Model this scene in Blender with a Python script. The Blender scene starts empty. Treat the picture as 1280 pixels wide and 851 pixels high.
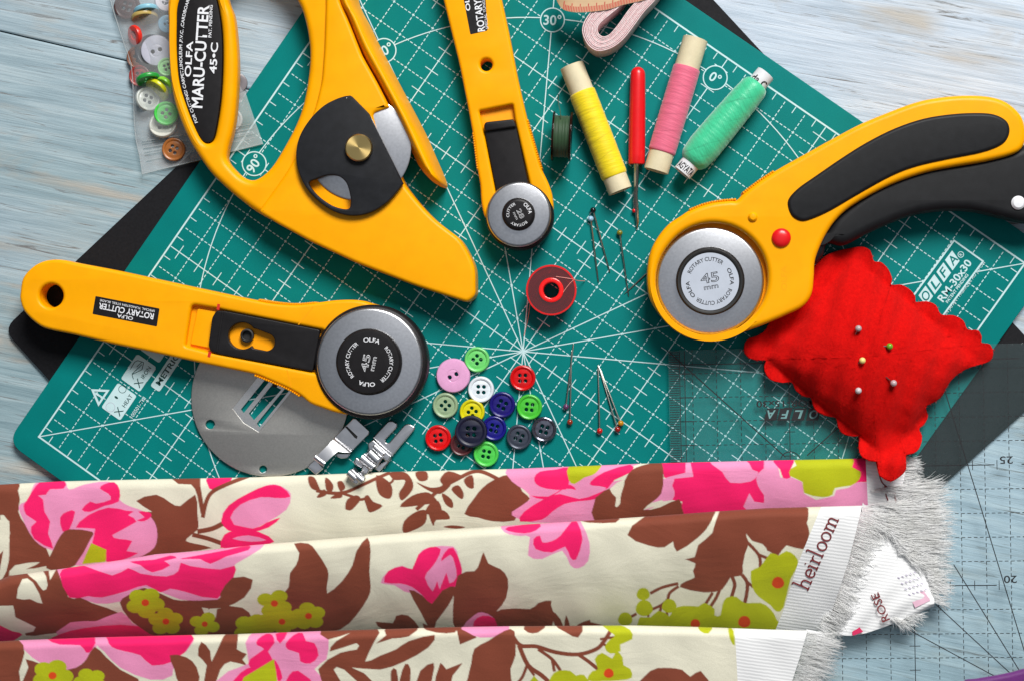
import bpy, bmesh, math, random
import numpy as np
from mathutils import Vector, Matrix
R = math.radians
random.seed(7)
rng = np.random.default_rng(7)
S = 0.01                                    # everything below is written in centimetres
SC = bpy.context.scene
COL = SC.collection
DG = bpy.context.evaluated_depsgraph_get

# ------------------------------------------------------------------ camera (solved from the mat's 1 cm grid)
F = 2200.0
def rodr(r):
    th = np.linalg.norm(r); k = r / th
    K = np.array([[0, -k[2], k[1]], [k[2], 0, -k[0]], [-k[1], k[0], 0]])
    return np.eye(3) + math.sin(th) * K + (1 - math.cos(th)) * K @ K
TH = 0.6113
M2 = np.array([[math.cos(TH), math.sin(TH), 0], [-math.sin(TH), math.cos(TH), 0], [0, 0, 1]])
RM = rodr(np.array([0.027, -0.0579, -0.6113])) @ M2.T
TM = np.array([0.4701, -0.4674, -74.4827])
CAM = -RM.T @ TM + np.array([0, 0, 0.4])
def at(px, py, z=0.4):
    d = RM.T @ np.array([(px - 640) / F, (425.5 - py) / F, -1.0])
    t = (z - CAM[2]) / d[2]
    return CAM + d * t
def atn(P, Z):
    P = np.asarray(P, float)
    D = np.c_[(P[:, 0] - 640) / F, (425.5 - P[:, 1]) / F, -np.ones(len(P))] @ RM
    T = (Z - CAM[2]) / D[:, 2]
    return CAM + D * T[:, None]
def k_at(z):                                 # centimetres per photo pixel at height z
    return (CAM[2] - z) / F
def mat_pt(u, v):                            # mat grid (cm) to world
    w = M2 @ np.array([v - 15, u - 15, 0]); return w[0], w[1]

# ------------------------------------------------------------------ materials
def lin(c):
    return tuple(((x / 255) / 12.92 if x / 255 <= .04045 else ((x / 255 + .055) / 1.055) ** 2.4) for x in c)
def new_mat(name):
    m = bpy.data.materials.new(name); m.use_nodes = True
    nt = m.node_tree; b = nt.nodes['Principled BSDF']
    return m, nt, b
def N(nt, t, **kw):
    n = nt.nodes.new(t)
    for k, v in kw.items():
        if k in n.inputs.keys() if hasattr(n.inputs, 'keys') else False: n.inputs[k].default_value = v
        else: setattr(n, k, v)
    return n
def noise(nt, scale, detail=4, vec=None, rough=.5, dist=0.0):
    n = nt.nodes.new('ShaderNodeTexNoise')
    n.inputs['Scale'].default_value = scale; n.inputs['Detail'].default_value = detail
    n.inputs['Roughness'].default_value = rough; n.inputs['Distortion'].default_value = dist
    if vec is None:
        tc = nt.nodes.new('ShaderNodeTexCoord'); vec = tc.outputs['Object']
    nt.links.new(vec, n.inputs['Vector'])
    return n.outputs['Fac']
def ramp(nt, fac, stops):
    n = nt.nodes.new('ShaderNodeValToRGB'); e = n.color_ramp.elements
    while len(e) < len(stops): e.new(0.5)
    for i, (p, c) in enumerate(stops):
        e[i].position = p; e[i].color = (*c, 1) if len(c) == 3 else c
    nt.links.new(fac, n.inputs['Fac']); return n.outputs['Color']
def mixc(nt, fac, a, b, mode='MIX'):
    n = nt.nodes.new('ShaderNodeMix'); n.data_type = 'RGBA'; n.blend_type = mode
    for s, v in ((0, fac), (6, a), (7, b)):
        if isinstance(v, (int, float)): n.inputs[s].default_value = v
        elif isinstance(v, tuple): n.inputs[s].default_value = (*v, 1)
        else: nt.links.new(v, n.inputs[s])
    return n.outputs[2]
def bump(nt, b, h, strength=.2, dist=.0005):
    n = nt.nodes.new('ShaderNodeBump'); n.inputs['Strength'].default_value = strength; n.inputs['Distance'].default_value = dist
    nt.links.new(h, n.inputs['Height']); nt.links.new(n.outputs['Normal'], b.inputs['Normal'])
def plain(name, col, rough=.5, metal=0.0, spec=.5, var=.06, nscale=300, bs=.0, bscale=2500, coat=0.0, sheen=0.0, trans=0.0, sss=0.0):
    """solid surface: base colour with slight mottling, optional fine bump, uneven gloss"""
    m, nt, b = new_mat(name)
    f = noise(nt, nscale, 5)
    lo = tuple(x * (1 - var) for x in col); hi = tuple(min(1, x * (1 + var)) for x in col)
    nt.links.new(ramp(nt, f, [(.3, lo), (.7, hi)]), b.inputs['Base Color'])
    r = noise(nt, nscale * .35, 3)
    rr = nt.nodes.new('ShaderNodeMapRange'); rr.inputs['To Min'].default_value = max(.02, rough - .08); rr.inputs['To Max'].default_value = min(1, rough + .08)
    nt.links.new(r, rr.inputs['Value']); nt.links.new(rr.outputs[0], b.inputs['Roughness'])
    b.inputs['Metallic'].default_value = metal; b.inputs['Specular IOR Level'].default_value = spec
    b.inputs['Coat Weight'].default_value = coat; b.inputs['Sheen Weight'].default_value = sheen
    b.inputs['Transmission Weight'].default_value = trans
    if sss: b.inputs['Subsurface Weight'].default_value = sss; b.inputs['Subsurface Scale'].default_value = .001
    if bs: bump(nt, b, noise(nt, bscale, 3), bs, .0002)
    return m
def clear_film(name, tint, haze, hazecol, gloss_rough=.08, bumpscale=0, bs=.3, ior=1.45):
    """thin clear plastic: lets light straight through, reflects by angle, with a diffuse haze"""
    m = bpy.data.materials.new(name); m.use_nodes = True; nt = m.node_tree; nt.nodes.clear()
    out = nt.nodes.new('ShaderNodeOutputMaterial')
    tr = nt.nodes.new('ShaderNodeBsdfTransparent'); tr.inputs[0].default_value = (*tint, 1)
    gl = nt.nodes.new('ShaderNodeBsdfGlossy'); gl.inputs['Roughness'].default_value = gloss_rough
    df = nt.nodes.new('ShaderNodeBsdfDiffuse'); df.inputs[0].default_value = (*hazecol, 1)
    fr = nt.nodes.new('ShaderNodeLayerWeight'); fr.inputs['Blend'].default_value = .5       # same from both sides
    pw = nt.nodes.new('ShaderNodeMath'); pw.operation = 'POWER'; pw.inputs[1].default_value = 4.0; nt.links.new(fr.outputs['Facing'], pw.inputs[0])
    fm = nt.nodes.new('ShaderNodeMath'); fm.operation = 'MULTIPLY_ADD'; fm.inputs[1].default_value = .6; fm.inputs[2].default_value = ((ior - 1) / (ior + 1)) ** 2 * .28; nt.links.new(pw.outputs[0], fm.inputs[0])
    m1 = nt.nodes.new('ShaderNodeMixShader'); m1.inputs[0].default_value = haze
    m2 = nt.nodes.new('ShaderNodeMixShader')
    nt.links.new(tr.outputs[0], m1.inputs[1]); nt.links.new(df.outputs[0], m1.inputs[2])
    nt.links.new(fm.outputs[0], m2.inputs[0]); nt.links.new(m1.outputs[0], m2.inputs[1]); nt.links.new(gl.outputs[0], m2.inputs[2])
    nt.links.new(m2.outputs[0], out.inputs[0])
    if bumpscale:
        h = noise(nt, bumpscale, 4, dist=1.5)
        bp = nt.nodes.new('ShaderNodeBump'); bp.inputs['Strength'].default_value = bs; bp.inputs['Distance'].default_value = .002
        nt.links.new(h, bp.inputs['Height'])
        for n in (gl, fr): nt.links.new(bp.outputs[0], n.inputs['Normal'])
    return m

YEL = plain('yellow_plastic', (0.98, 0.400, 0.0), .36, spec=.18, var=.045, nscale=120, bs=.2, bscale=2600)
YELD = plain('yellow_plastic_inner', (1.0, 0.37, 0.0), .45, spec=.22, var=.03, bs=.1)
BLK = plain('black_plastic', (0.012, 0.011, 0.012), .4, spec=.22, var=.15, bs=.25, bscale=5000)
BLKT = plain('black_textured_plastic', (0.013, 0.014, 0.017), .45, spec=.2, var=.2, bs=.5, bscale=6000)
RUB = plain('charcoal_rubber', (0.012, 0.0125, 0.014), .48, spec=.2, var=.15, bs=.25, bscale=3500)
DARK = plain('black_plastic_and_hole_shade', (0.01, 0.01, 0.01), .6)  # black rim and screw plastic; also painted shade of uncut holes
INK = plain('black_ink', (0.012, 0.012, 0.014), .5)
WHT = plain('white_print', (0.82, 0.83, 0.86), .5, var=.02)
WINK = plain('pale_print', (0.56, 0.76, 0.78), .5, spec=.2, var=.04)
REDP = plain('red_plastic', (0.75, 0.008, 0.012), .3, spec=.5, var=.03)
REDM = plain('red_slot_plastic', (0.65, 0.02, 0.003), .5)
SIL = plain('silver_label', (0.60, 0.65, 0.74), .35, metal=.35, var=.03)
BRASS = None
def brushed(name, col, rough, aniso_bump=.15, center=None, scale=900):
    m, nt, b = new_mat(name)
    b.inputs['Metallic'].default_value = 1
    f = noise(nt, scale, 6)
    nt.links.new(ramp(nt, f, [(.3, tuple(x * .85 for x in col)), (.7, col)]), b.inputs['Base Color'])
    b.inputs['Roughness'].default_value = rough
    
    if aniso_bump: bump(nt, b, noise(nt, scale * 3, 4), aniso_bump, .0002)
    return m
STEEL = brushed('blade_steel', (0.66, 0.67, 0.70), .30, .06)
CHROME = brushed('polished_steel', (0.70, 0.70, 0.72), .30, .0, scale=300)
PLATE = brushed('ground_steel_plate', (0.52, 0.51, 0.48), .45, .25, scale=1500)
PLATEL = brushed('bright_ground_steel', (0.76, 0.76, 0.75), .38, .2, scale=1500)
NEEDLE = brushed('pin_steel', (0.50, 0.49, 0.44), .25, .02)

def brass_mat(cx, cy):
    m, nt, b = new_mat('turned_brass')
    b.inputs['Metallic'].default_value = 1; b.inputs['Base Color'].default_value = (0.72, 0.52, 0.20, 1); b.inputs['Roughness'].default_value = .28
    b.inputs['Anisotropic'].default_value = .85
    tg = nt.nodes.new('ShaderNodeTangent'); tg.direction_type = 'RADIAL'; tg.axis = 'Z'
    nt.links.new(tg.outputs[0], b.inputs['Tangent'])
    return m

# ------------------------------------------------------------------ object plumbing
def tagt(o, label=None, cat=None, group=None, kind=None):
    if label: o['label'] = label
    if cat: o['category'] = cat
    if group: o['group'] = group
    if kind: o['kind'] = kind
    return o
def thing(name, x, y, z, label, cat, group=None):
    o = bpy.data.objects.new(name, None); COL.objects.link(o)
    o.empty_display_size = .01
    o.location = (x * S, y * S, z * S); tagt(o, label, cat, group); return o
def origin(p):
    v = Vector((0, 0, 0))
    while p is not None: v = v + Vector(p.location); p = p.parent
    return v
def link(name, me, mats, parent=None, smooth=35):
    """me in cm world coordinates -> object in metres under parent"""
    o = bpy.data.objects.new(name, me); me.name = name
    COL.objects.link(o)
    v = np.empty(len(me.vertices) * 3, np.float32); me.vertices.foreach_get('co', v); v = v.reshape(-1, 3) * S
    if parent is not None:
        o.parent = parent; v = v - np.array(origin(parent), np.float32)
    else:
        c = np.array([(v[:, 0].min() + v[:, 0].max()) / 2, (v[:, 1].min() + v[:, 1].max()) / 2, v[:, 2].min()], np.float32)
        v = v - c; o.location = [float(q) for q in c]
    me.vertices.foreach_set('co', v.ravel())
    for m in (mats if isinstance(mats, (list, tuple)) else [mats]): me.materials.append(m)
    if smooth:
        me.polygons.foreach_set('use_smooth', [True] * len(me.polygons))
        try: me.set_sharp_from_angle(angle=R(smooth))
        except Exception: pass
    me.update(); return o
def mesh_from(verts, faces):
    me = bpy.data.meshes.new('m'); me.from_pydata([tuple(map(float, v)) for v in verts], [], faces); me.update(); return me
def join(*ms):
    bm = bmesh.new()
    for m in ms: bm.from_mesh(m); bpy.data.meshes.remove(m)
    me = bpy.data.meshes.new('m'); bm.to_mesh(me); bm.free(); return me
def cr(pts, n=5, closed=True):
    """Catmull-Rom through px points"""
    P = [np.array(p, float) for p in pts]; L = len(P); out = []
    rngi = range(L) if closed else range(L - 1)
    for i in rngi:
        if closed: a, b, c, d = P[i - 1], P[i], P[(i + 1) % L], P[(i + 2) % L]
        else: a, b, c, d = P[max(i - 1, 0)], P[i], P[i + 1], P[min(i + 2, L - 1)]
        for j in range(n):
            t = j / n
            out.append(.5 * ((2 * b) + (c - a) * t + (2 * a - 5 * b + 4 * c - d) * t * t + (3 * b - a - 3 * c + d) * t ** 3))
    if not closed: out.append(P[-1])
    return out
def rc(pts, rad, n=5):
    """round the corners of a polygon (px)"""
    out = []; L = len(pts)
    for i in range(L):
        p = np.array(pts[i], float); a = np.array(pts[i - 1], float); b = np.array(pts[(i + 1) % L], float)
        da, db = a - p, b - p; la, lb = np.linalg.norm(da), np.linalg.norm(db)
        r = rad[i] if isinstance(rad, (list, tuple)) else rad
        r = min(r, la * .45, lb * .45)
        s, e = p + da / la * r, p + db / lb * r
        for j in range(n + 1):
            t = j / n; out.append((1 - t) ** 2 * s + 2 * t * (1 - t) * p + t * t * e)
    return out
def circ(cx, cy, r, n=40, ry=None, rot=0):
    ry = ry or r; c, s = math.cos(rot), math.sin(rot)
    return [(cx + r * math.cos(2 * math.pi * i / n) * c - ry * math.sin(2 * math.pi * i / n) * s,
             cy + r * math.cos(2 * math.pi * i / n) * s + ry * math.sin(2 * math.pi * i / n) * c) for i in range(n)]
def slab_w(polys, z0, z1, bev=.0, res=3, cyc=True):
    """closed outlines (world cm; later ones cut holes) -> solid with rounded edges"""
    cu = bpy.data.curves.new('c', 'CURVE'); cu.dimensions = '2D'; cu.fill_mode = 'BOTH'
    bev = min(bev, (z1 - z0) / 2 * .98)
    for poly in polys:
        sp = cu.splines.new('POLY'); sp.points.add(len(poly) - 1)
        for i, p in enumerate(poly): sp.points[i].co = (p[0], p[1], 0, 1)
        sp.use_cyclic_u = True
    cu.extrude = max((z1 - z0) / 2 - bev, 0); cu.bevel_depth = bev; cu.bevel_resolution = res; cu.offset = -bev
    o = bpy.data.objects.new('c', cu); COL.objects.link(o)
    me = bpy.data.meshes.new_from_object(o.evaluated_get(DG()))
    bpy.data.objects.remove(o); bpy.data.curves.remove(cu)
    me.materials.clear()
    v = np.empty(len(me.vertices) * 3, np.float32); me.vertices.foreach_get('co', v); v = v.reshape(-1, 3); v[:, 2] += (z0 + z1) / 2
    me.vertices.foreach_set('co', v.ravel())
    bm = bmesh.new(); bm.from_mesh(me); bmesh.ops.remove_doubles(bm, verts=bm.verts, dist=1e-4)
    bmesh.ops.recalc_face_normals(bm, faces=bm.faces); bm.to_mesh(me); bm.free()
    return me
def slab(polys, z0, z1, bev=.0, res=3, zref=None):
    """same, outlines in photo px read at height zref (default: the top face)"""
    if not isinstance(polys[0][0], (list, tuple, np.ndarray)): polys = [polys]
    zr = z1 if zref is None else zref
    return slab_w([[at(p[0], p[1], zr)[:2] for p in poly] for poly in polys], z0, z1, bev, res)
def lathe(prof, cx, cy, n=64, caps=True):
    """(r, z) profile turned about the vertical through (cx, cy) world cm"""
    V, Fc = [], []
    for r, z in prof:
        for i in range(n):
            a = 2 * math.pi * i / n; V.append((cx + r * math.cos(a), cy + r * math.sin(a), z))
    for j in range(len(prof) - 1):
        for i in range(n):
            Fc.append((j * n + i, j * n + (i + 1) % n, (j + 1) * n + (i + 1) % n, (j + 1) * n + i))
    if caps:
        if prof[0][0] > 1e-5: Fc.append(tuple(range(n))[::-1])
        if prof[-1][0] > 1e-5: Fc.append(tuple((len(prof) - 1) * n + i for i in range(n)))
    me = mesh_from(V, Fc)
    bm = bmesh.new(); bm.from_mesh(me); bmesh.ops.remove_doubles(bm, verts=bm.verts, dist=1e-5)
    bmesh.ops.recalc_face_normals(bm, faces=bm.faces); bm.to_mesh(me); bm.free()
    return me
def xform(me, M):
    me.transform(M); return me
def tube(pts, rad, n=6, cap=True):
    """round bar along 3-D points (cm); rad number or list"""
    P = [Vector([float(q) for q in p]) for p in pts]; V, Fc = [], []
    up = Vector((0, 0, 1))
    for i, p in enumerate(P):
        t = (P[min(i + 1, len(P) - 1)] - P[max(i - 1, 0)]).normalized()
        a = t.cross(up); a = a.normalized() if a.length > 1e-4 else Vector((1, 0, 0)); b = t.cross(a)
        r = rad[i] if isinstance(rad, (list, tuple)) else rad
        for k in range(n):
            an = 2 * math.pi * k / n; V.append(p + (a * math.cos(an) + b * math.sin(an)) * r)
    for i in range(len(P) - 1):
        for k in range(n):
            Fc.append((i * n + k, i * n + (k + 1) % n, (i + 1) * n + (k + 1) % n, (i + 1) * n + k))
    if cap: Fc.append(tuple(range(n))); Fc.append(tuple((len(P) - 1) * n + k for k in range(n))[::-1])
    return mesh_from(V, Fc)
def ball(x, y, z, r, seg=16, sz=1.0):
    prof = [(r * math.sin(math.pi * i / 12), z - r * sz * math.cos(math.pi * i / 12)) for i in range(13)]
    return lathe(prof, x, y, seg)
def text_mesh(s, size, bold=0.0, outline=0.0, spacing=1.0, shear=0.0):
    cu = bpy.data.curves.new('t', 'FONT'); cu.body = s; cu.size = size; cu.align_x = 'CENTER'; cu.align_y = 'BOTTOM_BASELINE' if False else 'TOP_BASELINE'
    cu.offset = bold; cu.space_character = spacing; cu.resolution_u = 4; cu.shear = shear
    if outline: cu.fill_mode = 'NONE'; cu.bevel_depth = outline; cu.bevel_resolution = 0
    o = bpy.data.objects.new('t', cu); COL.objects.link(o)
    me = bpy.data.meshes.new_from_object(o.evaluated_get(DG())); bpy.data.objects.remove(o); bpy.data.curves.remove(cu)
    me.materials.clear(); return me
def text(name, s, px, py, cap, ang, z, m, parent, width=None, bold=0.0, outline=0.0, spacing=1.0, shear=0.0, xs=1.0):
    """lettering centred on (px,py), capital height in px, baseline direction ang (deg, anticlockwise)"""
    k = k_at(z); me = text_mesh(s, 1.0, bold, outline, spacing, shear)
    v = np.empty(len(me.vertices) * 3, np.float32); me.vertices.foreach_get('co', v); v = v.reshape(-1, 3)
    zmax = v[:, 2].max() if outline else 0
    capk = cap * k / .73
    w = v[:, 0].max() - v[:, 0].min(); sx = capk * xs if width is None else width * k / w
    x = (v[:, 0] - (v[:, 0].max() + v[:, 0].min()) / 2) * sx; y = (v[:, 1] - (v[:, 1].max() + v[:, 1].min()) / 2) * capk
    c, sn = math.cos(R(ang)), math.sin(R(ang)); o = at(px, py, z)
    v[:, 0] = o[0] + x * c - y * sn; v[:, 1] = o[1] + x * sn + y * c; v[:, 2] = z + v[:, 2] * .2 * k
    me.vertices.foreach_set('co', v.ravel())
    return link(name, me, m, parent, smooth=0)
def arc_text(name, s, px, py, rad, mid, cap, z, m, parent, span, bold=0.0):
    """lettering round a circle, read clockwise, letter tops outward; mid = math angle of the middle, span in degrees"""
    k = k_at(z); me = text_mesh(s, 1.0, bold)
    v = np.empty(len(me.vertices) * 3, np.float32); me.vertices.foreach_get('co', v); v = v.reshape(-1, 3)
    x0, x1 = v[:, 0].min(), v[:, 0].max()
    a = R(mid) - ((v[:, 0] - x0) / (x1 - x0) - .5) * R(span)
    r = (rad + v[:, 1] / .73 * cap - cap / 2) * k; o = at(px, py, z)
    v[:, 0] = o[0] + r * np.cos(a); v[:, 1] = o[1] + r * np.sin(a); v[:, 2] = z
    me.vertices.foreach_set('co', v.ravel())
    return link(name, me, m, parent, smooth=0)
def strip_mesh_w(segs):
    """flat quads: (x0,y0,x1,y1,width,z) world cm"""
    V, Fc = [], []
    for x0, y0, x1, y1, w, z in segs:
        dx, dy = x1 - x0, y1 - y0; l = math.hypot(dx, dy)
        if l < 1e-6: continue
        nx, ny = -dy / l * w / 2, dx / l * w / 2; i = len(V)
        V += [(x0 - nx, y0 - ny, z), (x1 - nx, y1 - ny, z), (x1 + nx, y1 + ny, z), (x0 + nx, y0 + ny, z)]
        Fc.append((i, i + 1, i + 2, i + 3))
    return mesh_from(V, Fc)
def ctr(*p):                                   # helper: px -> world xy at z
    return at(*p)[:2]

# ------------------------------------------------------------------ the table: distressed painted boards
def wood():
    m, nt, b = new_mat('distressed_painted_wood')
    tc = nt.nodes.new('ShaderNodeTexCoord')
    def mp(sx, sy, off=0.0):
        r0 = nt.nodes.new('ShaderNodeMapping'); r0.inputs['Rotation'].default_value = (0, 0, R(11)); r0.inputs['Location'].default_value = (off, off * 1.7, off)
        r1 = nt.nodes.new('ShaderNodeMapping'); r1.inputs['Scale'].default_value = (sx, sy, 1)
        nt.links.new(tc.outputs['Object'], r0.inputs['Vector']); nt.links.new(r0.outputs[0], r1.inputs['Vector']); return r1.outputs[0]
    streak = noise(nt, 1, 8, mp(14, 260), .6, .6)
    streak2 = noise(nt, 1, 6, mp(9, 110, 3.1), .55, .8)
    fine = noise(nt, 1, 6, mp(45, 1300, 1.3), .65, .3)
    crack = noise(nt, 1, 9, mp(26, 620, 5.5), .7, 1.2)
    patch = noise(nt, 1, 5, mp(13, 34, 7.7), .6, .8)
    big = noise(nt, 1, 3, mp(4, 9, 2.2), .5, .3)
    # paint: pale blue-white, bluer and darker towards the left and the bottom
    sx = nt.nodes.new('ShaderNodeSeparateXYZ'); nt.links.new(tc.outputs['Object'], sx.inputs[0])
    mr = nt.nodes.new('ShaderNodeMapRange'); mr.inputs['From Min'].default_value = -.16; mr.inputs['From Max'].default_value = .08
    nt.links.new(sx.outputs['X'], mr.inputs['Value'])
    ad = nt.nodes.new('ShaderNodeMath'); ad.operation = 'MULTIPLY_ADD'; ad.inputs[1].default_value = 1.6; ad.inputs[2].default_value = -.8
    nt.links.new(big, ad.inputs[0])
    my = nt.nodes.new('ShaderNodeMapRange'); my.inputs['From Min'].default_value = -.12; my.inputs['To Min'].default_value = -.55; my.inputs['From Max'].default_value = .14; my.inputs['To Max'].default_value = .35
    nt.links.new(sx.outputs['Y'], my.inputs['Value'])
    ad3 = nt.nodes.new('ShaderNodeMath'); ad3.operation = 'ADD'; nt.links.new(mr.outputs[0], ad3.inputs[0]); nt.links.new(my.outputs[0], ad3.inputs[1])
    ad2 = nt.nodes.new('ShaderNodeMath'); ad2.operation = 'ADD'; ad2.use_clamp = True
    nt.links.new(ad3.outputs[0], ad2.inputs[0]); nt.links.new(ad.outputs[0], ad2.inputs[1])
    blue = ramp(nt, streak, [(.28, (.19, .29, .33)), (.5, (.30, .42, .46)), (.72, (.44, .55, .58))])
    white = ramp(nt, streak, [(.25, (.38, .47, .56)), (.5, (.53, .62, .72)), (.75, (.66, .73, .80))])
    paint = mixc(nt, ad2.outputs[0], blue, white)
    tan = ramp(nt, streak2, [(.3, (.26, .23, .19)), (.7, (.54, .50, .43))])
    pm = ramp(nt, patch, [(.50, (0, 0, 0)), (.62, (.85, .85, .85))])
    sm = ramp(nt, streak2, [(.42, (0, 0, 0)), (.60, (1, 1, 1))])
    wm = mixc(nt, 1.0, pm, sm, 'MULTIPLY')
    col = mixc(nt, wm, paint, tan)
    cm = ramp(nt, crack, [(.34, (1, 1, 1)), (.43, (0, 0, 0))])
    col = mixc(nt, cm, col, (.19, .19, .19))
    fm = ramp(nt, fine, [(.35, (.72, .74, .76)), (.6, (1, 1, 1))])
    col = mixc(nt, .55, col, fm, 'MULTIPLY')
    nt.links.new(col, b.inputs['Base Color']); b.inputs['Roughness'].default_value = .6
    hb = mixc(nt, .5, crack, fine); bump(nt, b, hb, .55, .0006)
    return m
WOOD = wood()
def table():
    a = R(-13.5); ca, sa = math.cos(a), math.sin(a)
    p0 = at(80, 58, 0)                       # a point on the visible seam
    V, Fc = [], []
    g = .025; rr = .07
    widths = [-80, -36, 0, 26, 70]
    for i in range(len(widths) - 1):
        y0, y1 = widths[i] + g, widths[i + 1] - g
        prof = [(y0, -2), (y0, -rr), (y0 + rr * .3, -rr * .3), (y0 + rr, 0), (y1 - rr, 0), (y1 - rr * .3, -rr * .3), (y1, -rr), (y1, -2)]
        base = len(V)
        for x in (-70, 70):
            for (yy, z) in prof: V.append((p0[0] + x * ca - yy * sa, p0[1] + x * sa + yy * ca, z))
        n = len(prof)
        for j in range(n - 1): Fc.append((base + j, base + n + j, base + n + j + 1, base + j + 1))
    base = len(V)
    V += [(p0[0] + x * ca - y * sa, p0[1] + x * sa + y * ca, -.9) for x, y in ((-70, -60), (70, -60), (70, 60), (-70, 60))]
    Fc.append((base, base + 1, base + 2, base + 3))
    me = mesh_from(V, Fc)
    bm = bmesh.new(); bm.from_mesh(me); bmesh.ops.recalc_face_normals(bm, faces=bm.faces)
    for f in bm.faces:
        if f.normal.z < -.5: f.normal_flip()
    bm.to_mesh(me); bm.free()
    o = bpy.data.objects.new('table_top', me); COL.objects.link(o)
    v = np.empty(len(me.vertices) * 3, np.float32); me.vertices.foreach_get('co', v); me.vertices.foreach_set('co', v * S)
    me.materials.append(WOOD); o['kind'] = 'structure'
table()

# ------------------------------------------------------------------ charcoal mat under the green one
BMAT = plain('charcoal_mat', (0.011, 0.011, 0.013), .62, spec=.12, var=.2, nscale=900, bs=.4, bscale=4000)
o = link('dark_cutting_mat', slab(rc([(4, 412), (682, -226), (1329, 471), (630, 1100)], 18), 0, .2, .03, zref=.2), BMAT)
tagt(o, 'plain black mat lying crosswise under the green gridded mat', 'cutting mat')

# ------------------------------------------------------------------ green cutting mat with its print
def green():
    m, nt, b = new_mat('green_self_healing_mat')
    f = noise(nt, 60, 4); f2 = noise(nt, 3500, 2)
    c = ramp(nt, f, [(.3, (0.001, .178, .170)), (.7, (0.001, .202, .192))])
    c = mixc(nt, .35, c, ramp(nt, f2, [(.3, (.7, .7, .7)), (.7, (1.15, 1.15, 1.15))]), 'MULTIPLY')
    nt.links.new(c, b.inputs['Base Color']); b.inputs['Roughness'].default_value = .55; b.inputs['Specular IOR Level'].default_value = .08
    bump(nt, b, f2, .35, .0002); return m
GREEN = green()
gm = thing('cutting_mat', 0, 0, .2, 'green gridded cutting mat with white angle lines under the tools', 'cutting mat')
e = 1.0
corn = [(-e, -e), (30 + e, -e), (30 + e, 30 + e), (-e, 30 + e)]
link('sheet', slab_w([[p for p in rc([mat_pt(*q) for q in corn], .75, 8)]], .2, .4, .03), GREEN, gm)
ZL = .404
segs = []
def mseg(u0, v0, u1, v1, w, dz=0): segs.append((*mat_pt(u0, v0), *mat_pt(u1, v1), w, ZL + dz))
for i in range(0, 31):
    if i in (0, 30):
        w = .07
        mseg(i, -.04, i, 30.04, w, .0); mseg(-.04, i, 30.04, i, w, .001)
    elif i % 5 == 0:
        mseg(i, .05, i, 29.95, .042, .0); mseg(.05, i, 29.95, i, .042, .001)
        for j in range(30):
            mseg(i - .33, j + .5, i + .33, j + .5, .036, .002); mseg(j + .5, i - .33, j + .5, i + .33, .036, .002)
    else:
        for j in range(30):
            for q in range(5):
                a = j + q / 5 - .065; c = a + .13
                if a < .06 or c > 29.94: continue
                mseg(i, a, i, c, .036, .0); mseg(a, i, c, i, .036, .001)
for j in range(30):
    for w_ in (0, 30):
        s_ = 1 if w_ == 0 else -1
        mseg(w_ + .05 * s_, j + .5, w_ + .36 * s_, j + .5, .036, .002); mseg(j + .5, w_ + .05 * s_, j + .5, w_ + .36 * s_, .036, .002)
for q, (deg, L) in enumerate([(30, 14.9), (45, 21.2), (60, 14.9), (120, 14.9), (135, 21.2), (150, 14.9)]):
    a = R(deg); cu, cv = math.cos(a), math.sin(a)
    L2 = 15 / max(abs(cu), abs(cv)) - .05
    mseg(15 - L2 * cu, 15 - L2 * cv, 15 + L2 * cu, 15 + L2 * cv, .043, .004 + q * .001)
for i in range(180):
    a0, a1 = R(i * 2), R(i * 2 + 2)
    mseg(15 + 14.1 * math.cos(a0), 15 + 14.1 * math.sin(a0), 15 + 14.1 * math.cos(a1), 15 + 14.1 * math.sin(a1), .043, .011)
link('grid_lines', strip_mesh_w(segs), WINK, gm, 0)
# angle badges
for s, (bx, by), rot in (('0°', (894, 97.5), -32), ('30°', (690.6, 25.4), -3), ('60°', (480, 63.5), 27), ('90°', (317.8, 205), 56)):
    bd = link('angle_badge', slab([circ(bx, by, 14.6, 40)], .401, .418, 0), GREEN, gm, 0)
    link('badge_ring', slab([circ(bx, by, 15.6, 48), circ(bx, by, 14.2, 48)], .401, .421, 0), WINK, bd, 0)
    text('lettering', s, bx, by, 12.5 if len(s) > 2 else 12, rot, .422, WINK, bd, bold=.016)
# maker's panel, bottom right of the mat
ang = 54.0
k0 = k_at(.42)
def local(cx, cy, ang, z=.42):
    o = at(cx, cy, z); c, s = math.cos(R(ang)), math.sin(R(ang)); k = k_at(z)
    return lambda x, y: (o[0] + (x * c - y * s) * k, o[1] + (x * s + y * c) * k)
lp = local(1192.6, 301, ang)
pn = link('maker_panel', slab_w([[lp(-118, 0), lp(0, 0), lp(0, -43.5), lp(-118, -43.5)]], .401, .419, 0), GREEN, gm, 0)
sg = [(*lp(-118, 0), *lp(0, 0), 2 * k0, .421), (*lp(0, 1), *lp(0, -44.5), 2 * k0, .4215), (*lp(0, -43.5), *lp(-118, -43.5), 2 * k0, .421)]
link('panel_frame', strip_mesh_w(sg), WINK, pn, 0)
for ch, (tx, ty) in zip('OLFA', ((1157.2, 370), (1168.2, 355.7), (1179.6, 340.8), (1190.4, 325.9))):
    t = local(tx, ty, ang)
    link('logo_tile', slab_w([[t(-9.8, -7.5), t(4.8, -7.5), t(9.8, 7.5), t(-4.8, 7.5)]], .4195, .4225, 0), WINK, pn, 0)
    text('lettering', ch, tx, ty, 11, ang, .4235, GREEN, pn, width=11, bold=.015, shear=.25)
link('logo_ring', slab([circ(1201, 318.5, 4, 24), circ(1201, 318.5, 3.1, 24)], .4195, .4225), WINK, pn, 0)
text('lettering', 'R', 1201, 318.5, 3.4, ang, .423, WINK, pn, bold=.02)
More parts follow.
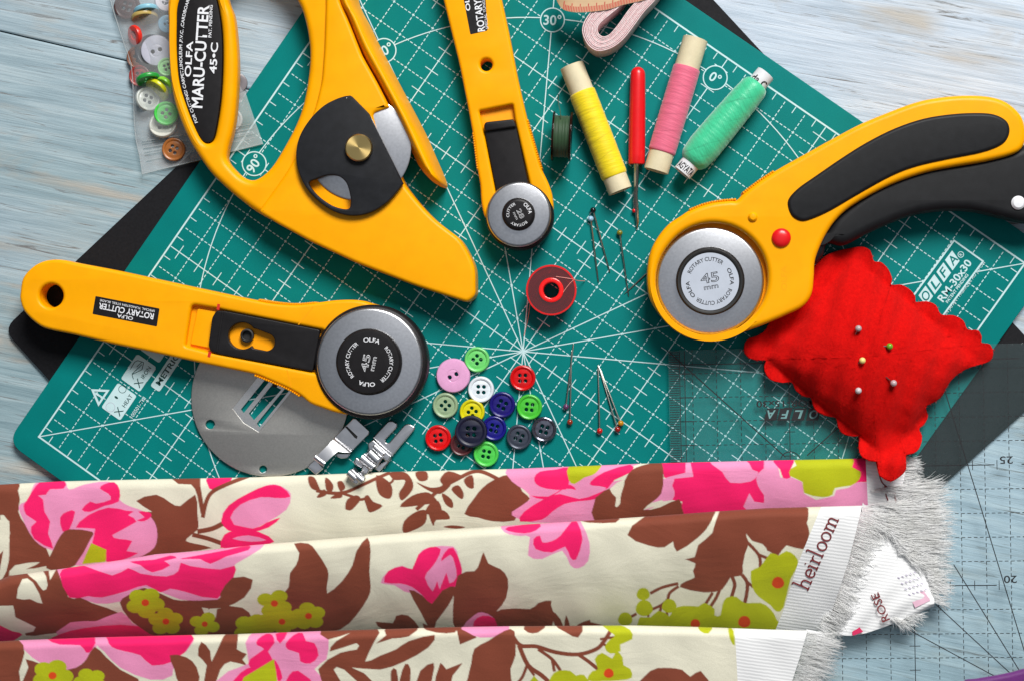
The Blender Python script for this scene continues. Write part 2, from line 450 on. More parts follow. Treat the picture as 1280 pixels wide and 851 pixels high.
text('lettering', 'RM-30x30', 1193.3, 351, 9.6, ang, .423, WINK, pn, width=60, bold=.018)
text('lettering', 'PATENT PENDING', 1196.3, 360.8, 3.8, ang, .423, WINK, pn, width=43, bold=.02)
text('lettering', 'MADE IN JAPAN / FABRIQUE AU JAPON', 1201.3, 367.6, 4.2, ang, .423, WINK, gm, width=96, bold=.0)
# warning panel, bottom left of the mat
a2 = 55.5
tri = [(113.6, 485.8), (137, 486.8), (123, 507.6)]
tc_ = np.mean(tri, axis=0); tin = [tuple(tc_ + (np.array(p) - tc_) * .62) for p in tri]
link('warning_triangle', slab([tri, tin], .401, .42, 0), WINK, gm, 0)
text('lettering', '!', 123.6, 493.8, 10, 55, .421, WINK, gm, bold=.05)
DKG = plain('dark_green_print', (0.0, .05, .045), .5)
def ptile(cx, cy, w, h, nm):
    t = local(cx, cy, a2)
    return link(nm, slab_w([rc([t(-w / 2, -h / 2), t(w / 2, -h / 2), t(w / 2, h / 2), t(-w / 2, h / 2)], .1, 4)], .401, .42, 0), WINK, gm, 0)
tl = ptile(148.8, 501.6, 38, 29.5, 'warning_tile')
text('lettering', 'X', 148.5, 514, 10, a2, .421, DKG, tl, width=10)
text('lettering', 'HEAT', 159.2, 500.5, 5.4, a2, .421, DKG, tl, width=18, bold=.01)
for (cx, cy, r) in ((138, 508.5, 6), (153, 486, 5)):
    link('pictogram', slab([circ(cx, cy, r, 28), circ(cx, cy, r - .7, 28)], .4205, .4215), DKG if r == 5 else SIL, tl, 0)
link('pictogram', slab([circ(145.3, 496.3, 2.6, 16, 1.4, .6)], .4205, .4215), DKG, tl, 0)
tl = ptile(173.2, 465.8, 38, 29.5, 'warning_tile')
text('lettering', 'X', 173.2, 478.5, 10, a2, .421, DKG, tl, width=10)
text('lettering', 'IRON', 182.5, 465.3, 5.4, a2, .421, DKG, tl, width=17, bold=.01)
ir = [(166, 474), (167.6, 468), (179.5, 454), (179.4, 451.5), (172.5, 450.3), (163, 461.8)]
sgs = []
for pth in ([(166.8, 473.5), (165, 467.6), (177.5, 461.5), (179.6, 452.6), (172, 450.3), (168.5, 452), (162.5, 461.5)], [(165, 467), (177.5, 455)], [(171, 458), (177.5, 452)]):
    for p, q in zip(pth, pth[1:]): sgs.append((*at(*p, .42)[:2], *at(*q, .42)[:2], .03, .4213 + .0004 * len(sgs)))
link('pictogram', strip_mesh_w(sgs), DKG, tl, 0)
tl = ptile(197.5, 430, 38, 29.5, 'warning_tile')
tl = ptile(210.5, 460.5, 62, 14, 'metric_tile')
text('lettering', 'METRIC', 209.6, 461.4, 7.2, a2, .421, DKG, tl, width=46, bold=.025)
text('lettering', '100501-TKI', 172.3, 508.8, 5, a2, .421, WINK, gm, width=31, bold=.01)

# ------------------------------------------------------------------ wheel of a rotary cutter
def wheel(parent, cx, cy, rb, rg, zb, zg0, cap_r, cap_h, guard=True, off=(0, 0)):
    c = at(cx, cy, zb)[:2]; k = k_at(zb)
    if guard:
        g = at(cx + off[0], cy + off[1], zb - .05)[:2]; rg_ = rg * k
        link('wheel_guard', lathe([(rg_ - .12, zg0), (rg_ - .02, zg0 + .08), (rg_, zg0 + .25), (rg_, zb - .22), (rg_ - .05, zb - .12), (rg_ - .14, zb - .06), (.3, zb - .06)], *g, 96), BLK, parent)
    r = rb * k
    bl = link('blade', lathe([(r - .05, zb - .05), (r, zb - .02), (r - .02, zb), (r - .06, zb + .035), (r - .11, zb + .05), (.2, zb + .05)], *c, 128), STEEL, parent)
    rc_ = cap_r * k
    cp = link('cap', lathe([(rc_, zb + .04), (rc_, zb + cap_h * .55), (rc_ - .03, zb + cap_h * .8), (rc_ - .10, zb + cap_h * .97), (rc_ - .18, zb + cap_h), (.001, zb + cap_h)], *c, 96), BLK, parent)
    return bl, cp

# ------------------------------------------------------------------ circular cutter with closed handle (top left)
def maru_cutter():
    p = at(420, 200, .4)
    t = thing('circular_cutter', p[0], p[1], .4, 'large yellow cutter with closed loop handle, brass knob and black guard plate', 'cutter')
    Zt = 2.0
    outer = cr([(208.8, 0), (209, 30), (209.2, 56), (211, 91), (215.6, 122), (223.4, 147), (234, 172), (247, 194), (262.5, 215.6), (281, 234), (300, 250), (322, 266), (345, 276),
                (362, 262), (380, 225), (398, 180), (412, 130), (424, 80), (428, 40), (430, 0), (425, -35), (400, -72), (350, -94), (285, -94), (238, -76), (215, -40)], 6)
    hole = cr([(283.75, 0), (290.6, 19), (294, 44), (296, 78), (295.3, 109), (293, 141), (289, 166), (283.5, 187), (283, 200), (292, 212), (303, 221.5), (315.6, 225), (328, 219), (340.6, 206), (356, 181),
               (369, 156), (378, 131), (384, 100), (386.6, 69), (384, 41), (378, 16), (371, 0), (356, -28), (328, -46), (298, -42), (282, -22)], 6)
    oval = cr([(222.5, 5), (221, 31), (221, 62), (224, 100), (233, 131), (244, 159), (252, 174), (259, 178.5), (266, 174), (270.5, 156), (275, 125), (277.3, 87), (277.2, 50), (274.5, 22), (269, -4), (261, -24), (248, -35), (234, -24)], 5)
    link('handle_loop', slab([outer, hole, oval], .85, Zt - .20, .30, 6), YEL, t)
    # label seated in the loop
    lb = link('label', slab([oval], 1.2, Zt - .27, .02, 2), BLK, t)
    zl = Zt - .265
    text('lettering', 'MARU-CUTTER', 250.2, 71, 14.5, 86, zl, WHT, lb, width=130, bold=.022)
    text('lettering', 'OLFA', 236, 74, 8.2, 86, zl, WHT, lb, width=45, bold=.02)
    text('lettering', '45•C', 267.2, 73, 9.2, 86.5, zl, WHT, lb, width=39, bold=.02)
    text('lettering', 'PAT. PENDING', 263.2, 27, 4.0, 87.5, zl, WHT, lb, width=41, bold=.015)
    # curved line of small lettering along the left edge of the label
    path = cr([(245.6, 154), (237.5, 133), (231, 111.6), (227, 89), (225.6, 67), (226.6, 44.6), (230, 18), (237, -6)], 12, False)
    me = text_mesh('FOR CUTTING! CARPET,LINOLEUM ,P.V.C. ,CARDBOARD,', 1.0, .012)
    v = np.empty(len(me.vertices) * 3, np.float32); me.vertices.foreach_get('co', v); v = v.reshape(-1, 3)
    W = np.array([at(q[0], q[1], zl)[:2] for q in path]); d = np.r_[0, np.cumsum(np.linalg.norm(np.diff(W, axis=0), axis=1))]
    xn = (v[:, 0] - v[:, 0].min()) / (v[:, 0].max() - v[:, 0].min()) * d[-1]
    X = np.interp(xn, d, W[:, 0]); Y = np.interp(xn, d, W[:, 1])
    tx = np.interp(xn, d, np.gradient(W[:, 0], d)); ty = np.interp(xn, d, np.gradient(W[:, 1], d)); h = (v[:, 1] / .73 - .5) * 4.0 * k_at(zl)
    v[:, 0] = X - ty * h; v[:, 1] = Y + tx * h; v[:, 2] = zl
    me.vertices.foreach_set('co', v.ravel()); link('lettering', me, WHT, lb, 0)
    # main body
    body = rc([(421, -40), (424, 0), (434, 23), (452, 69), (471, 103), (487, 134.5), (465.6, 142), (470, 160), (505, 231), (520, 250.5), (535, 267), (547.5, 278.5), (575, 299), (585, 315.5), (594, 335.5),
               (594.5, 370), (584, 378.5), (520, 358), (445, 329), (387, 302), (345, 279), (322, 265), (338, 243), (358, 215), (377, 180), (395, 130), (402, 100), (405, 60), (407, 0), (405, -40)],
              [5, 5, 3, 3, 3, 3, 5, 6, 4, 10, 10, 10, 10, 8, 10, 10, 5, 10, 10, 10, 10, 6, 10, 10, 10, 10, 10, 10, 10, 5], 4)
    win0 = cr([(385, 228), (396, 222.5), (409, 218.5), (423, 219.3), (432.5, 227), (437, 238), (439.2, 251), (437.8, 261), (430.5, 262.6), (416, 258.6), (400, 249), (390, 238.5)], 5)
    link('body', slab([body, win0], .45, Zt, .17, 4), YEL, t)
    # raised front guard bar
    barL = [(416, -40), (420, 0), (431, 23), (450, 69), (469, 103), (486, 135), (512, 190), (521, 207), (534, 222), (547, 231)]
    barR = [(436, -40), (444.5, 0), (458, 27), (470, 52), (495, 100), (527.5, 162), (540, 190), (550, 213), (555.5, 228), (554.5, 233.2)]
    V, Fc = [], []; L_, R_ = cr(barL, 5, False), cr(barR, 5, False); n = 12
    for i, (a, b) in enumerate(zip(L_, R_)):
        fall = 1.0 if i < len(L_) - 9 else 1 - .75 * ((i - (len(L_) - 9)) / 8) ** 2
        for j in range(n + 1):
            s_ = j / n; th = math.pi * s_; zz = .55 + (Zt + .22 - .55) * fall * min(1, math.sin(th) ** .62 if 0 < s_ < 1 else 0)
            w = at(a[0] + (b[0] - a[0]) * s_, a[1] + (b[1] - a[1]) * s_, Zt * .9); V.append((w[0], w[1], zz))
    for i in range(len(L_) - 1):
        for j in range(n): q = i * (n + 1) + j; Fc.append((q, q + 1, q + n + 2, q + n + 1))
    e_ = (len(L_) - 1) * (n + 1); Fc.append(tuple(e_ + j for j in range(n + 1)))
    link('guard_bar', mesh_from(V, Fc), YEL, t, 60)
    # blade, dark recess, black plate with its window, brass knob
    c = at(448.5, 185, Zt + .02)[:2]; kz = k_at(Zt)
    c = at(448.5, 185, 1.86)[:2]; kz = k_at(1.86)
    link('blade', lathe([(.01, 1.86), (66.0 * kz - .06, 1.86), (66.0 * kz, 1.84), (66.0 * kz, 1.81), (.01, 1.80)], *c, 128), STEEL, t)
    arc = cr([(504, 229.5), (494.5, 242), (483.6, 253.4), (469, 263.2), (453, 268.8), (434.7, 269.5), (416, 264), (398, 252), (383, 236), (374, 218), (370, 199.4), (371.3, 181), (377.5, 164), (390, 146), (405, 132), (420, 124), (431, 120.3)], 6, False)
    plate = [np.array((437.5, 119.5)), np.array((440, 120.8)), np.array((461, 142))] + arc
    win = cr([(386, 228.5), (396.5, 223.5), (409, 219.5), (422.5, 220.3), (431.7, 227.5), (436, 238), (438.2, 251), (436.8, 260), (430.5, 261.6), (416, 257.6), (401, 248), (391, 238)], 5)
    pl = link('guard_plate', slab([plate, win], Zt + .02, Zt + .30, .06, 3), BLKT, t)
    link('window_floor', slab([cr([(380, 222), (409, 212), (436, 220), (446, 250), (444, 268), (420, 266), (396, 254)], 3)], 1.2, 1.79, .02), YEL, t)
    kc = at(448.5, 185, Zt + .5)[:2]; rk = 17.2 * k_at(Zt + .5)
    kn = link('brass_knob', lathe([(rk * .96, Zt + .25), (rk, Zt + .32), (rk, Zt + .52), (rk - .05, Zt + .57), (.001, Zt + .58)], *kc, 64), brass_mat(*kc), t)
    rv = at(433.3, 123, Zt + .3)[:2]; link('rivet', ball(rv[0], rv[1], Zt + .29, .035, 10), CHROME, t)
maru_cutter()

# ------------------------------------------------------------------ straight rotary cutters
def bumps(pts, z0, z1, step=3.1, r=1.8):
    """row of small grip ribs along a px path"""
    out = []; P = [np.array(p, float) for p in cr(pts, 12, False)]
    d = np.r_[0, np.cumsum([np.linalg.norm(b - a) for a, b in zip(P, P[1:])])]; P = np.array(P)
    for s_ in np.arange(1, d[-1], step):
        x, y = np.interp(s_, d, P[:, 0]), np.interp(s_, d, P[:, 1]); c = at(x, y, z1)[:2]; k = k_at(z1)
        out.append(lathe([(r * k, z0), (r * k, z1 - .08), (r * k * .5, z1)], *c, 8))
    return join(*out)

def small_rotary():
    p = at(620, 150, .4)
    t = thing('rotary_cutter', p[0], p[1], .4, 'narrow yellow rotary cutter with the smallest blade, at the top centre of the mat', 'rotary cutter', 'yellow rotary cutters')
    Zt = 1.5
    out = rc([(540, -60), (615, -60), (627, 0), (636, 41), (647, 97.7), (656.5, 139), (662, 161.7), (669.7, 188), (677, 212), (684.7, 227), (690, 242), (692, 262), (684, 290), (650, 305), (615, 290), (604, 268), (601, 250), (600.5, 233), (596.4, 210.5), (592.6, 176.7), (585, 135), (573.8, 79), (562.5, 33.8), (554.3, 0)], 8, 4)
    rec = rc([(599, 139), (640.8, 130.8), (644, 152), (664, 238), (621, 246), (604, 160)], [2, 2, 2, 4, 4, 2], 3)
    hole = circ(607.7, 81.2, 7.6, 28)
    link('handle', slab([out, rec, hole], .45, Zt, .14, 4), YEL, t)
    link('recess_floor', slab([rc([(596, 137), (643, 128), (668, 240), (618, 248)], 3)], .5, Zt - .32, .02), YELD, t)
    sl = link('slide_lock', slab([rc([(604.5, 158), (607, 153.5), (641.5, 149.5), (644.5, 155), (662, 238), (621.5, 245)], 2.5, 4)], Zt - .3, Zt + .02, .04), BLK, t)
    link('thumb_ridge', slab([rc([(604.5, 157), (607, 152.8), (641.5, 149), (644.8, 155.5), (645.4, 159.5), (606, 164.8)], 2.5, 4)], Zt, Zt + .16, .07), BLK, sl)
    link('grip_ribs', bumps([(591.5, 166), (594.5, 190), (597.2, 212)], .6, Zt - .04), YEL, t); link('grip_ribs', bumps([(659, 150), (668, 182), (677.5, 213)], .6, Zt - .04), YEL, t)
    lb = link('label', slab([rc([(572, -40), (604, -46), (609.5, 38.5), (588, 43.5)], 1.5, 3)], Zt - .05, Zt + .006, 0), BLK, t)
    lz = Zt + .009
    text('lettering', 'ROTARY CUTTER', 596.6, -1, 9.4, 97.5, lz, WHT, lb, width=82, bold=.02)
    text('lettering', 'OLFA', 583.5, -1, 5.8, 97.5, lz, WHT, lb, width=30, bold=.02)
    text('lettering', 'SPECIAL TUNGSTEN STEEL BLADE', 603.6, -4, 3.4, 97.5, lz, WHT, lb, width=82)
    bl, cp = wheel(t, 648.4, 268.4, 40.6, 43, Zt + .16, .6, 20.6, .34, off=(.8, 1.5))
    z = Zt + .16 + .345
    arc_text('lettering', 'OLFA', 648.4, 268, 14.6, 32, 4.6, z, WHT, cp, 62, .015)
    arc_text('lettering', 'ROTARY', 648.4, 268, 13.8, -88, 3.6, z, WHT, cp, 88)
    arc_text('lettering', 'CUTTER', 648.4, 268, 13.8, 152, 3.6, z, WHT, cp, 88)
    text('lettering', '28', 650.6, 267.5, 6.2, -64, z, WHT, cp, width=12, outline=.02)
    text('lettering', 'mm', 644.2, 270.4, 3.4, -64, z, WHT, cp, width=10, outline=.02)
small_rotary()

def straight_rotary():
    p = at(250, 420, .56)
    t = thing('rotary_cutter', p[0], p[1], .56, 'straight yellow rotary cutter with black slide lock, lying across the round steel plate', 'rotary cutter', 'yellow rotary cutters')
    Zt = 1.75
    out = cr([(24.4, 366), (28, 347.5), (40.6, 333.4), (56, 326), (75, 324.7), (94, 328.7), (140.6, 337.5), (187.5, 347.5), (250, 361), (297, 371), (325, 376.5), (344, 379.4), (369, 381), (394, 378.7), (420, 375.5), (445, 375.2), (462, 379), (490, 390),
              (520, 425), (522, 470), (500, 505), (470, 519), (440, 518.5), (420, 515.5), (402, 509.5), (387.5, 504), (375, 494), (359, 485), (337.5, 475.6), (319, 468), (297, 463), (243.75, 452), (187.5, 439.7), (140.6, 430), (94, 419), (59, 411.6), (43.75, 403.7), (29.7, 389.7), (24.4, 375.6)], 4)
    hole = circ(63.5, 370, 14.8, 40)
    rec = rc([(239, 381), (275, 387), (281, 388.5), (405, 413), (396, 466), (262, 440), (231, 432)], [6, 2, 2, 3, 3, 2, 3], 4)
    link('handle', slab([out, hole, rec], .62, Zt, .16, 4), YEL, t)
    link('recess_floor', slab([rc([(236, 378), (410, 412), (400, 470), (228, 434)], 3), circ(309, 419.5, 6.5, 24)], .7, Zt - .34, .02), YELD, t)
    link('recess_step', slab([rc([(247, 386), (276, 391), (268, 436), (238, 430)], 2)], Zt - .36, Zt - .22, .03), YEL, t)
    for q in ([(271.8, 380), (275.2, 380.8), (274, 388), (270.6, 387)], [(260.6, 439), (264, 439.6), (262.6, 446.5), (259.2, 445.6)]):
        link('slot_mark', slab([q], Zt - .05, Zt + .006, 0), REDM, t, 0)
    key = []
    for i in range(40):                                  # round end of the keyhole
        a = R(28 + 300 * i / 39) ; key.append((302.8 + 17.6 * math.cos(a), 420 + 16.8 * math.sin(a)))
    sc = circ(333, 425.8, 1, 20)
    key += [(318, 410.6)] if False else []
    right = [(332 + 11.3 * math.cos(R(a)), 427.5 + 11.0 * math.sin(R(a))) for a in range(-78, 95, 12)]
    rot = R(9)
    big = [(302.5 + 17.4 * math.cos(R(a)), 419.8 + 16.6 * math.sin(R(a))) for a in range(48, 330, 10)]
    key = big + [(319.5, 412.6)] + right + [(316, 437.0)] if False else right + [(316, 435.2)] + big + [(318.5, 410.6)]
    sl = link('slide_lock', slab([rc([(265, 397), (270.5, 388.5), (281, 389), (400, 412.5), (391, 464), (272, 442), (262.5, 438.5), (260.5, 431)], [3, 3, 3, 3, 3, 3, 3, 3], 3), key], Zt - .33, Zt + .03, .05), BLK, t)
    link('thumb_ridge', slab([rc([(277, 389.5), (279.5, 390), (272, 440), (269.5, 439.5)], 1)], Zt + .01, Zt + .06, .02), BLK, sl)
    sc_ = at(309, 419.5, Zt - .2)[:2]; link('screw', lathe([(.28, Zt - .33), (.28, Zt - .12), (.22, Zt - .1), (.19, Zt - .12), (.19, Zt - .30), (.001, Zt - .30)], *sc_, 32), DARK, t)
    link('grip_ribs', bumps([(323, 375.5), (345, 379), (369, 380.8), (394, 379)], .7, Zt - .05, 3.0), YEL, t); link('grip_ribs', bumps([(318, 468.6), (338, 476.4), (360, 486), (374, 494.5)], .7, Zt - .05, 3.0), YEL, t)
    for a_, b_ in (((391.5, 384), (373, 406)), ((359, 462), (364, 484))):
        q0, q1 = at(*a_, Zt)[:2], at(*b_, Zt)[:2]
        link('mould_line', strip_mesh_w([(*q0, *q1, .045, Zt + .004)]), YELD, t, 0)
    lb = link('label', slab([rc([(119.4, 370.3), (199.4, 386), (196, 408.4), (115.6, 392.8)], 1.2, 3)], Zt - .05, Zt + .006, 0), BLK, t)
    a = 180 - 11.2; lz = Zt + .009
    text('lettering', 'ROTARY CUTTER', 157.7, 389.2, 7.6, a, lz, WHT, lb, width=72, bold=.022)
    text('lettering', 'OLFA', 156.2, 396.6, 4.4, a, lz, WHT, lb, width=21, bold=.015)
    text('lettering', 'SPECIAL TUNGSTEN STEEL BLADE', 159.2, 382.4, 2.8, a, lz, WHT, lb, width=72, bold=.005)
    bl, cp = wheel(t, 462, 452, 67.2, 72.2, Zt + .2, .75, 41.6, .42, off=(1.2, .6))
    z = Zt + .2 + .425; cx, cy = 461.5, 452.5
    arc_text('lettering', 'OLFA', cx, cy, 28.2, 83, 5.2, z, WHT, cp, 44, .018)
    arc_text('lettering', 'OLFA', cx, cy, 28.2, 263, 5.2, z, WHT, cp, 44, .018)
    arc_text('lettering', 'ROTARY CUTTER', cx, cy, 28.2, -8, 5.0, z, WHT, cp, 100, .008)
    arc_text('lettering', 'ROTARY CUTTER', cx, cy, 28.2, 172, 5.0, z, WHT, cp, 100, .008)
    text('lettering', '45', 457, 453.5, 9.2, 78, z, WHT, cp, width=22, outline=.025)
    text('lettering', 'mm', 467.2, 454.6, 6.2, 78, z, WHT, cp, width=18, outline=.025)
straight_rotary()

def curved_rotary():
    p = at(960, 300, .8)
    t = thing('rotary_cutter', p[0], p[1], .8, 'curved yellow rotary cutter with charcoal grip, red button and black squeeze lever', 'rotary cutter', 'yellow rotary cutters')
    Zt = 2.3
    out = cr([(808.6, 347.8), (811.5, 320), (820, 300), (835, 281), (851, 270), (864, 262), (888, 253.5), (912, 250.6), (921, 250.2), (930, 241.5), (948, 227.5), (972, 212), (1004, 194), (1040, 174), (1076, 155), (1111.7, 140), (1147.7, 127), (1179.7, 121), (1211.7, 119), (1239.6, 121), (1259.6, 128), (1275.6, 142), (1281.6, 156), (1283, 172),
              (1277.6, 186), (1263.6, 194), (1231.6, 202), (1195.7, 208), (1160, 215), (1123.7, 227), (1091.7, 242), (1062, 260), (1044.8, 276), (1032.5, 294), (1024, 312), (1019, 328), (1017.8, 348), (1015, 368), (1003.8, 383.8), (979.8, 395.8), (955.9, 405.8), (927.9, 415.8), (900, 424.5), (880, 425.7), (860, 421.7), (840, 409.8), (822, 389.8), (812, 371.8)], 4)
    grip = cr([(984.6, 255.9), (987.8, 245.9), (999.8, 233.9), (1019.8, 219.9), (1051.8, 197.9), (1083.8, 177.9), (1119.7, 160), (1155.7, 148), (1191.7, 142.4), (1223.6, 141), (1243.6, 143), (1257.6, 150), (1262.8, 160), (1260.8, 172), (1251.6, 182), (1227.6, 191), (1187.7, 199), (1147.7, 208), (1115.7, 220), (1075.8, 241.9), (1039.8, 263), (1015.8, 273.9), (1001.8, 276.7), (989.8, 269.9)], 4)
    ctr_ = np.mean(np.array(grip), axis=0)
    pocket = [(888.5 + 70.2 * math.cos(R(a)), 350.8 + 69.5 * math.sin(R(a))) for a in range(0, 360, 5)]
    for i, a in enumerate(range(0, 360, 5)):             # pocket opens wider towards the upper right
        dx = 4.5 * max(0, math.cos(R(a + 50))); pocket[i] = (888.5 + (68.6 + dx) * math.cos(R(a)), 350.8 + (68.4 + dx) * math.sin(R(a)))
    link('handle', slab([out, pocket], .85, Zt, .24, 6), YEL, t)
    link('pocket_floor', slab([circ(888, 351, 75, 64)], .85, 1.78, .02), YELD, t)
    # underside nut and guide that carry the tool on the mat
    c = at(886, 352, .5)[:2]; link('underside_nut', lathe([(1.0, .41), (1.2, .5), (1.2, .9)], *c, 40), BLK, t)
    link('grip_inlay', slab([grip], Zt - .2, Zt + .12, .16, 6), RUB, t)
    lever = cr([(1012, 300), (1030, 292), (1046, 270), (1075, 245), (1110, 225), (1160, 208), (1215, 199), (1262, 188), (1292, 178), (1318, 182), (1334, 210), (1334, 245), (1318, 270), (1300, 279), (1280, 278.4), (1251.6, 272), (1219.7, 264.5), (1187.7, 263), (1151.7, 267), (1119.7, 277), (1083.8, 293), (1055.8, 306.5), (1036, 304), (1030, 318), (1020, 330), (1010, 324)], 5)
    link('squeeze_lever', slab([lever], .9, 2.0, .40, 6), RUB, t)
    pc = at(1273.2, 253.6, 2.1)[:2]; link('lever_pin', lathe([(.28, 1.9), (.28, 2.05), (.2, 2.12), (.001, 2.14)], *pc, 28), WHT, t)
    bc = at(977, 297.4, Zt + .15)[:2]; rb = 11.8 * k_at(Zt)
    link('lock_button', lathe([(rb, Zt - .1), (rb, Zt + .06), (rb * .9, Zt + .12), (rb * .6, Zt + .17), (rb * .3, Zt + .19), (.001, Zt + .195)], *bc, 40), REDP, t)
    nb = at(941, 271.5, Zt)[:2]; link('stop_nub', lathe([(.2, Zt - .1), (.19, Zt + .06), (.12, Zt + .13), (.001, Zt + .15)], *nb, 24), YEL, t)
    link('grip_ribs', bumps([(862, 262.5), (880, 255.5), (900, 251.2), (919, 249.6)], 1.0, Zt - .10, 3.2), YEL, t); link('grip_ribs', bumps([(929, 241.5), (948, 227), (967, 214.5)], 1.0, Zt - .10, 3.2), YEL, t)
    text('embossing', 'OLFA', 980, 348, 7.5, 91, Zt + .003, YELD, t, width=30)
    zb = 1.98
    bl, cp = wheel(t, 887.6, 351.6, 66.6, 0, zb, 0, 42.4, .36, guard=False)
    cc = at(887.6, 352.3, zb + .4)[:2]; rl = 35.8 * k_at(zb + .4)
    lb = link('cap_label', lathe([(rl + .02, zb + .33), (rl, zb + .375), (.001, zb + .375)], *cc, 64), SIL, cp)
    # raised rim round the label
    ro = 42.4 * k_at(zb + .4)
    link('cap_rim', lathe([(ro - .02, zb + .25), (ro - .03, zb + .36), (ro - .08, zb + .42), (rl + .08, zb + .42), (rl + .02, zb + .38), (rl + .02, zb + .3)], *cc, 96, caps=False), DARK, cp)
    z = zb + .38; cx, cy = 887.2, 351.6
    arc_text('lettering', 'OLFA', cx, cy, 27.6, 12, 4.8, z, INK, lb, 46, .018)
    arc_text('lettering', 'OLFA', cx, cy, 27.6, 203, 4.8, z, INK, lb, 46, .018)
    arc_text('lettering', 'ROTARY CUTTER', cx, cy, 27.6, 106, 5.2, z, INK, lb, 105, .01)
    arc_text('lettering', 'ROTARY CUTTER', cx, cy, 27.6, 286, 5.2, z, INK, lb, 105, .01)
    text('lettering', '45', 887, 347.5, 12.5, 10, z, INK, lb, width=23, outline=.02)
    text('lettering', 'mm', 889, 359.3, 6.5, 10, z, INK, lb, width=18, outline=.02)
curved_rotary()

# ------------------------------------------------------------------ buttons
def button_mesh(px, py, r, z, h=.24, holes=4, hr=2.35, hd=4.9, rot=0.3, rim=.72):
    """a sewing button, bottom at z: drilled disc, dished middle, rounded rim"""
    k = k_at(z + h); c = at(px, py, z + h)[:2]; rr = r * k; q_ = min(1.15, r / 16.2); hr *= q_; hd *= q_
    hs = []; dish = .72 if holes == 4 else .965
    for i in range(holes):
        a = rot + 2 * math.pi * i / holes; d = hd * k * (1 if holes == 4 else .85)
        hs.append([(c[0] + d * math.cos(a) + hr * k * math.cos(b), c[1] + d * math.sin(a) + hr * k * math.sin(b)) for b in [2 * math.pi * j / 14 for j in range(14)]])
    disc = slab_w([[(c[0] + rr * rim * 1.02 * math.cos(2 * math.pi * j / 48), c[1] + rr * rim * 1.02 * math.sin(2 * math.pi * j / 48)) for j in range(48)]] + hs, z + .04, z + h * dish, .02, 1)
    prof = [(rr * rim * .9, z + .02), (rr * .92, z), (rr, z + h * .35), (rr * .99, z + h * .7), (rr * .94, z + h * .95), (rr * .88, z + h), (rr * (rim + .06), z + h * (.92 if holes == 4 else .985)), (rr * rim, z + h * dish), (rr * rim * .95, z + h * (dish - .04)), (rr * rim * .9, z + .02)]
    ring = lathe(prof, *c, 56, caps=False)
    return join(disc, ring)
def bmat(name, rgb, rough=.28, trans=0.0, sss=0.0, var=.05, metal=0.0):
    return plain(name, lin(rgb), rough, spec=.5, var=var, nscale=500, trans=trans, sss=sss, metal=metal)
PILE = 'loose buttons in the pile on the green mat'
BT = [  # px, py, r, z, holes, rot, colour, rough, extras, label
    (596, 449.3, 16, .41, 4, .0, (120, 225, 120), .3, dict(trans=.15), 'mint green four hole button at the top of the pile, beside the pink one'),
    (566.2, 469.2, 21.6, .41, 2, .45, (228, 165, 208), .22, {}, 'big shiny pink two hole button'),
    (601, 486.6, 16.6, .41, 4, .75, (226, 234, 240), .3, {}, 'white four hole button below the pink button'),
    (556.4, 506.6, 16.2, .41, 4, .0, (165, 190, 150), .3, dict(trans=.2), 'pale sage green four hole button under the pink button'),
    (590, 514.5, 16, .41, 4, .1, (218, 208, 12), .3, {}, 'yellow button half covered by the largest navy button'),
    (627.6, 505.6, 16.6, .41, 4, .3, (28, 20, 110), .25, {}, 'dark blue four hole button touching the green one'),
    (617.5, 535, 15.8, .41, 4, .5, (24, 22, 130), .25, dict(trans=.1), 'royal blue button partly under the largest navy button'),
    (577, 555, 15, .41, 4, .4, (85, 38, 42), .3, {}, 'maroon button mostly hidden under the largest navy button'),
    (588.6, 539.2, 20.4, .66, 4, .75, (20, 22, 48), .4, {}, 'largest navy button lying on top of the pile'),
    (547.3, 547.2, 16.4, .41, 4, .95, (225, 12, 16), .22, dict(trans=.1), 'glossy red button at the lower left of the pile, beside the maroon one'),
    (607.4, 567.3, 16, .41, 4, .6, (85, 215, 85), .28, dict(trans=.15), 'green four hole button lowest in the pile, nearest the floral fabric'),
    (653.2, 472.3, 16.3, .41, 4, .8, (215, 10, 14), .22, dict(trans=.1), 'glossy red button standing alone just below the centre of the angle lines'),
    (661.6, 508.5, 16.2, .41, 4, .65, (80, 205, 60), .28, dict(trans=.15), 'bright green button between the red and the grey pearly buttons'),
    (648.6, 546, 16, .41, 4, .35, (66, 72, 86), .3, dict(metal=.3), 'dull slate grey button in the pile'),
    (680, 536.4, 16, .41, 4, .5, (120, 122, 135), .13, dict(metal=.9, var=.35), 'shiny dark pearly button at the right end of the pile'),
]
for i, (x, y, r, z, nh, rot, col, rg, ex, lab) in enumerate(BT):
    o = link('sewing_button', button_mesh(x, y, r, z, holes=nh, rot=rot, rim=.72 if nh == 4 else .35), bmat('button_%d' % i, col, rg, **ex), None)
    tagt(o, lab, 'button', PILE)

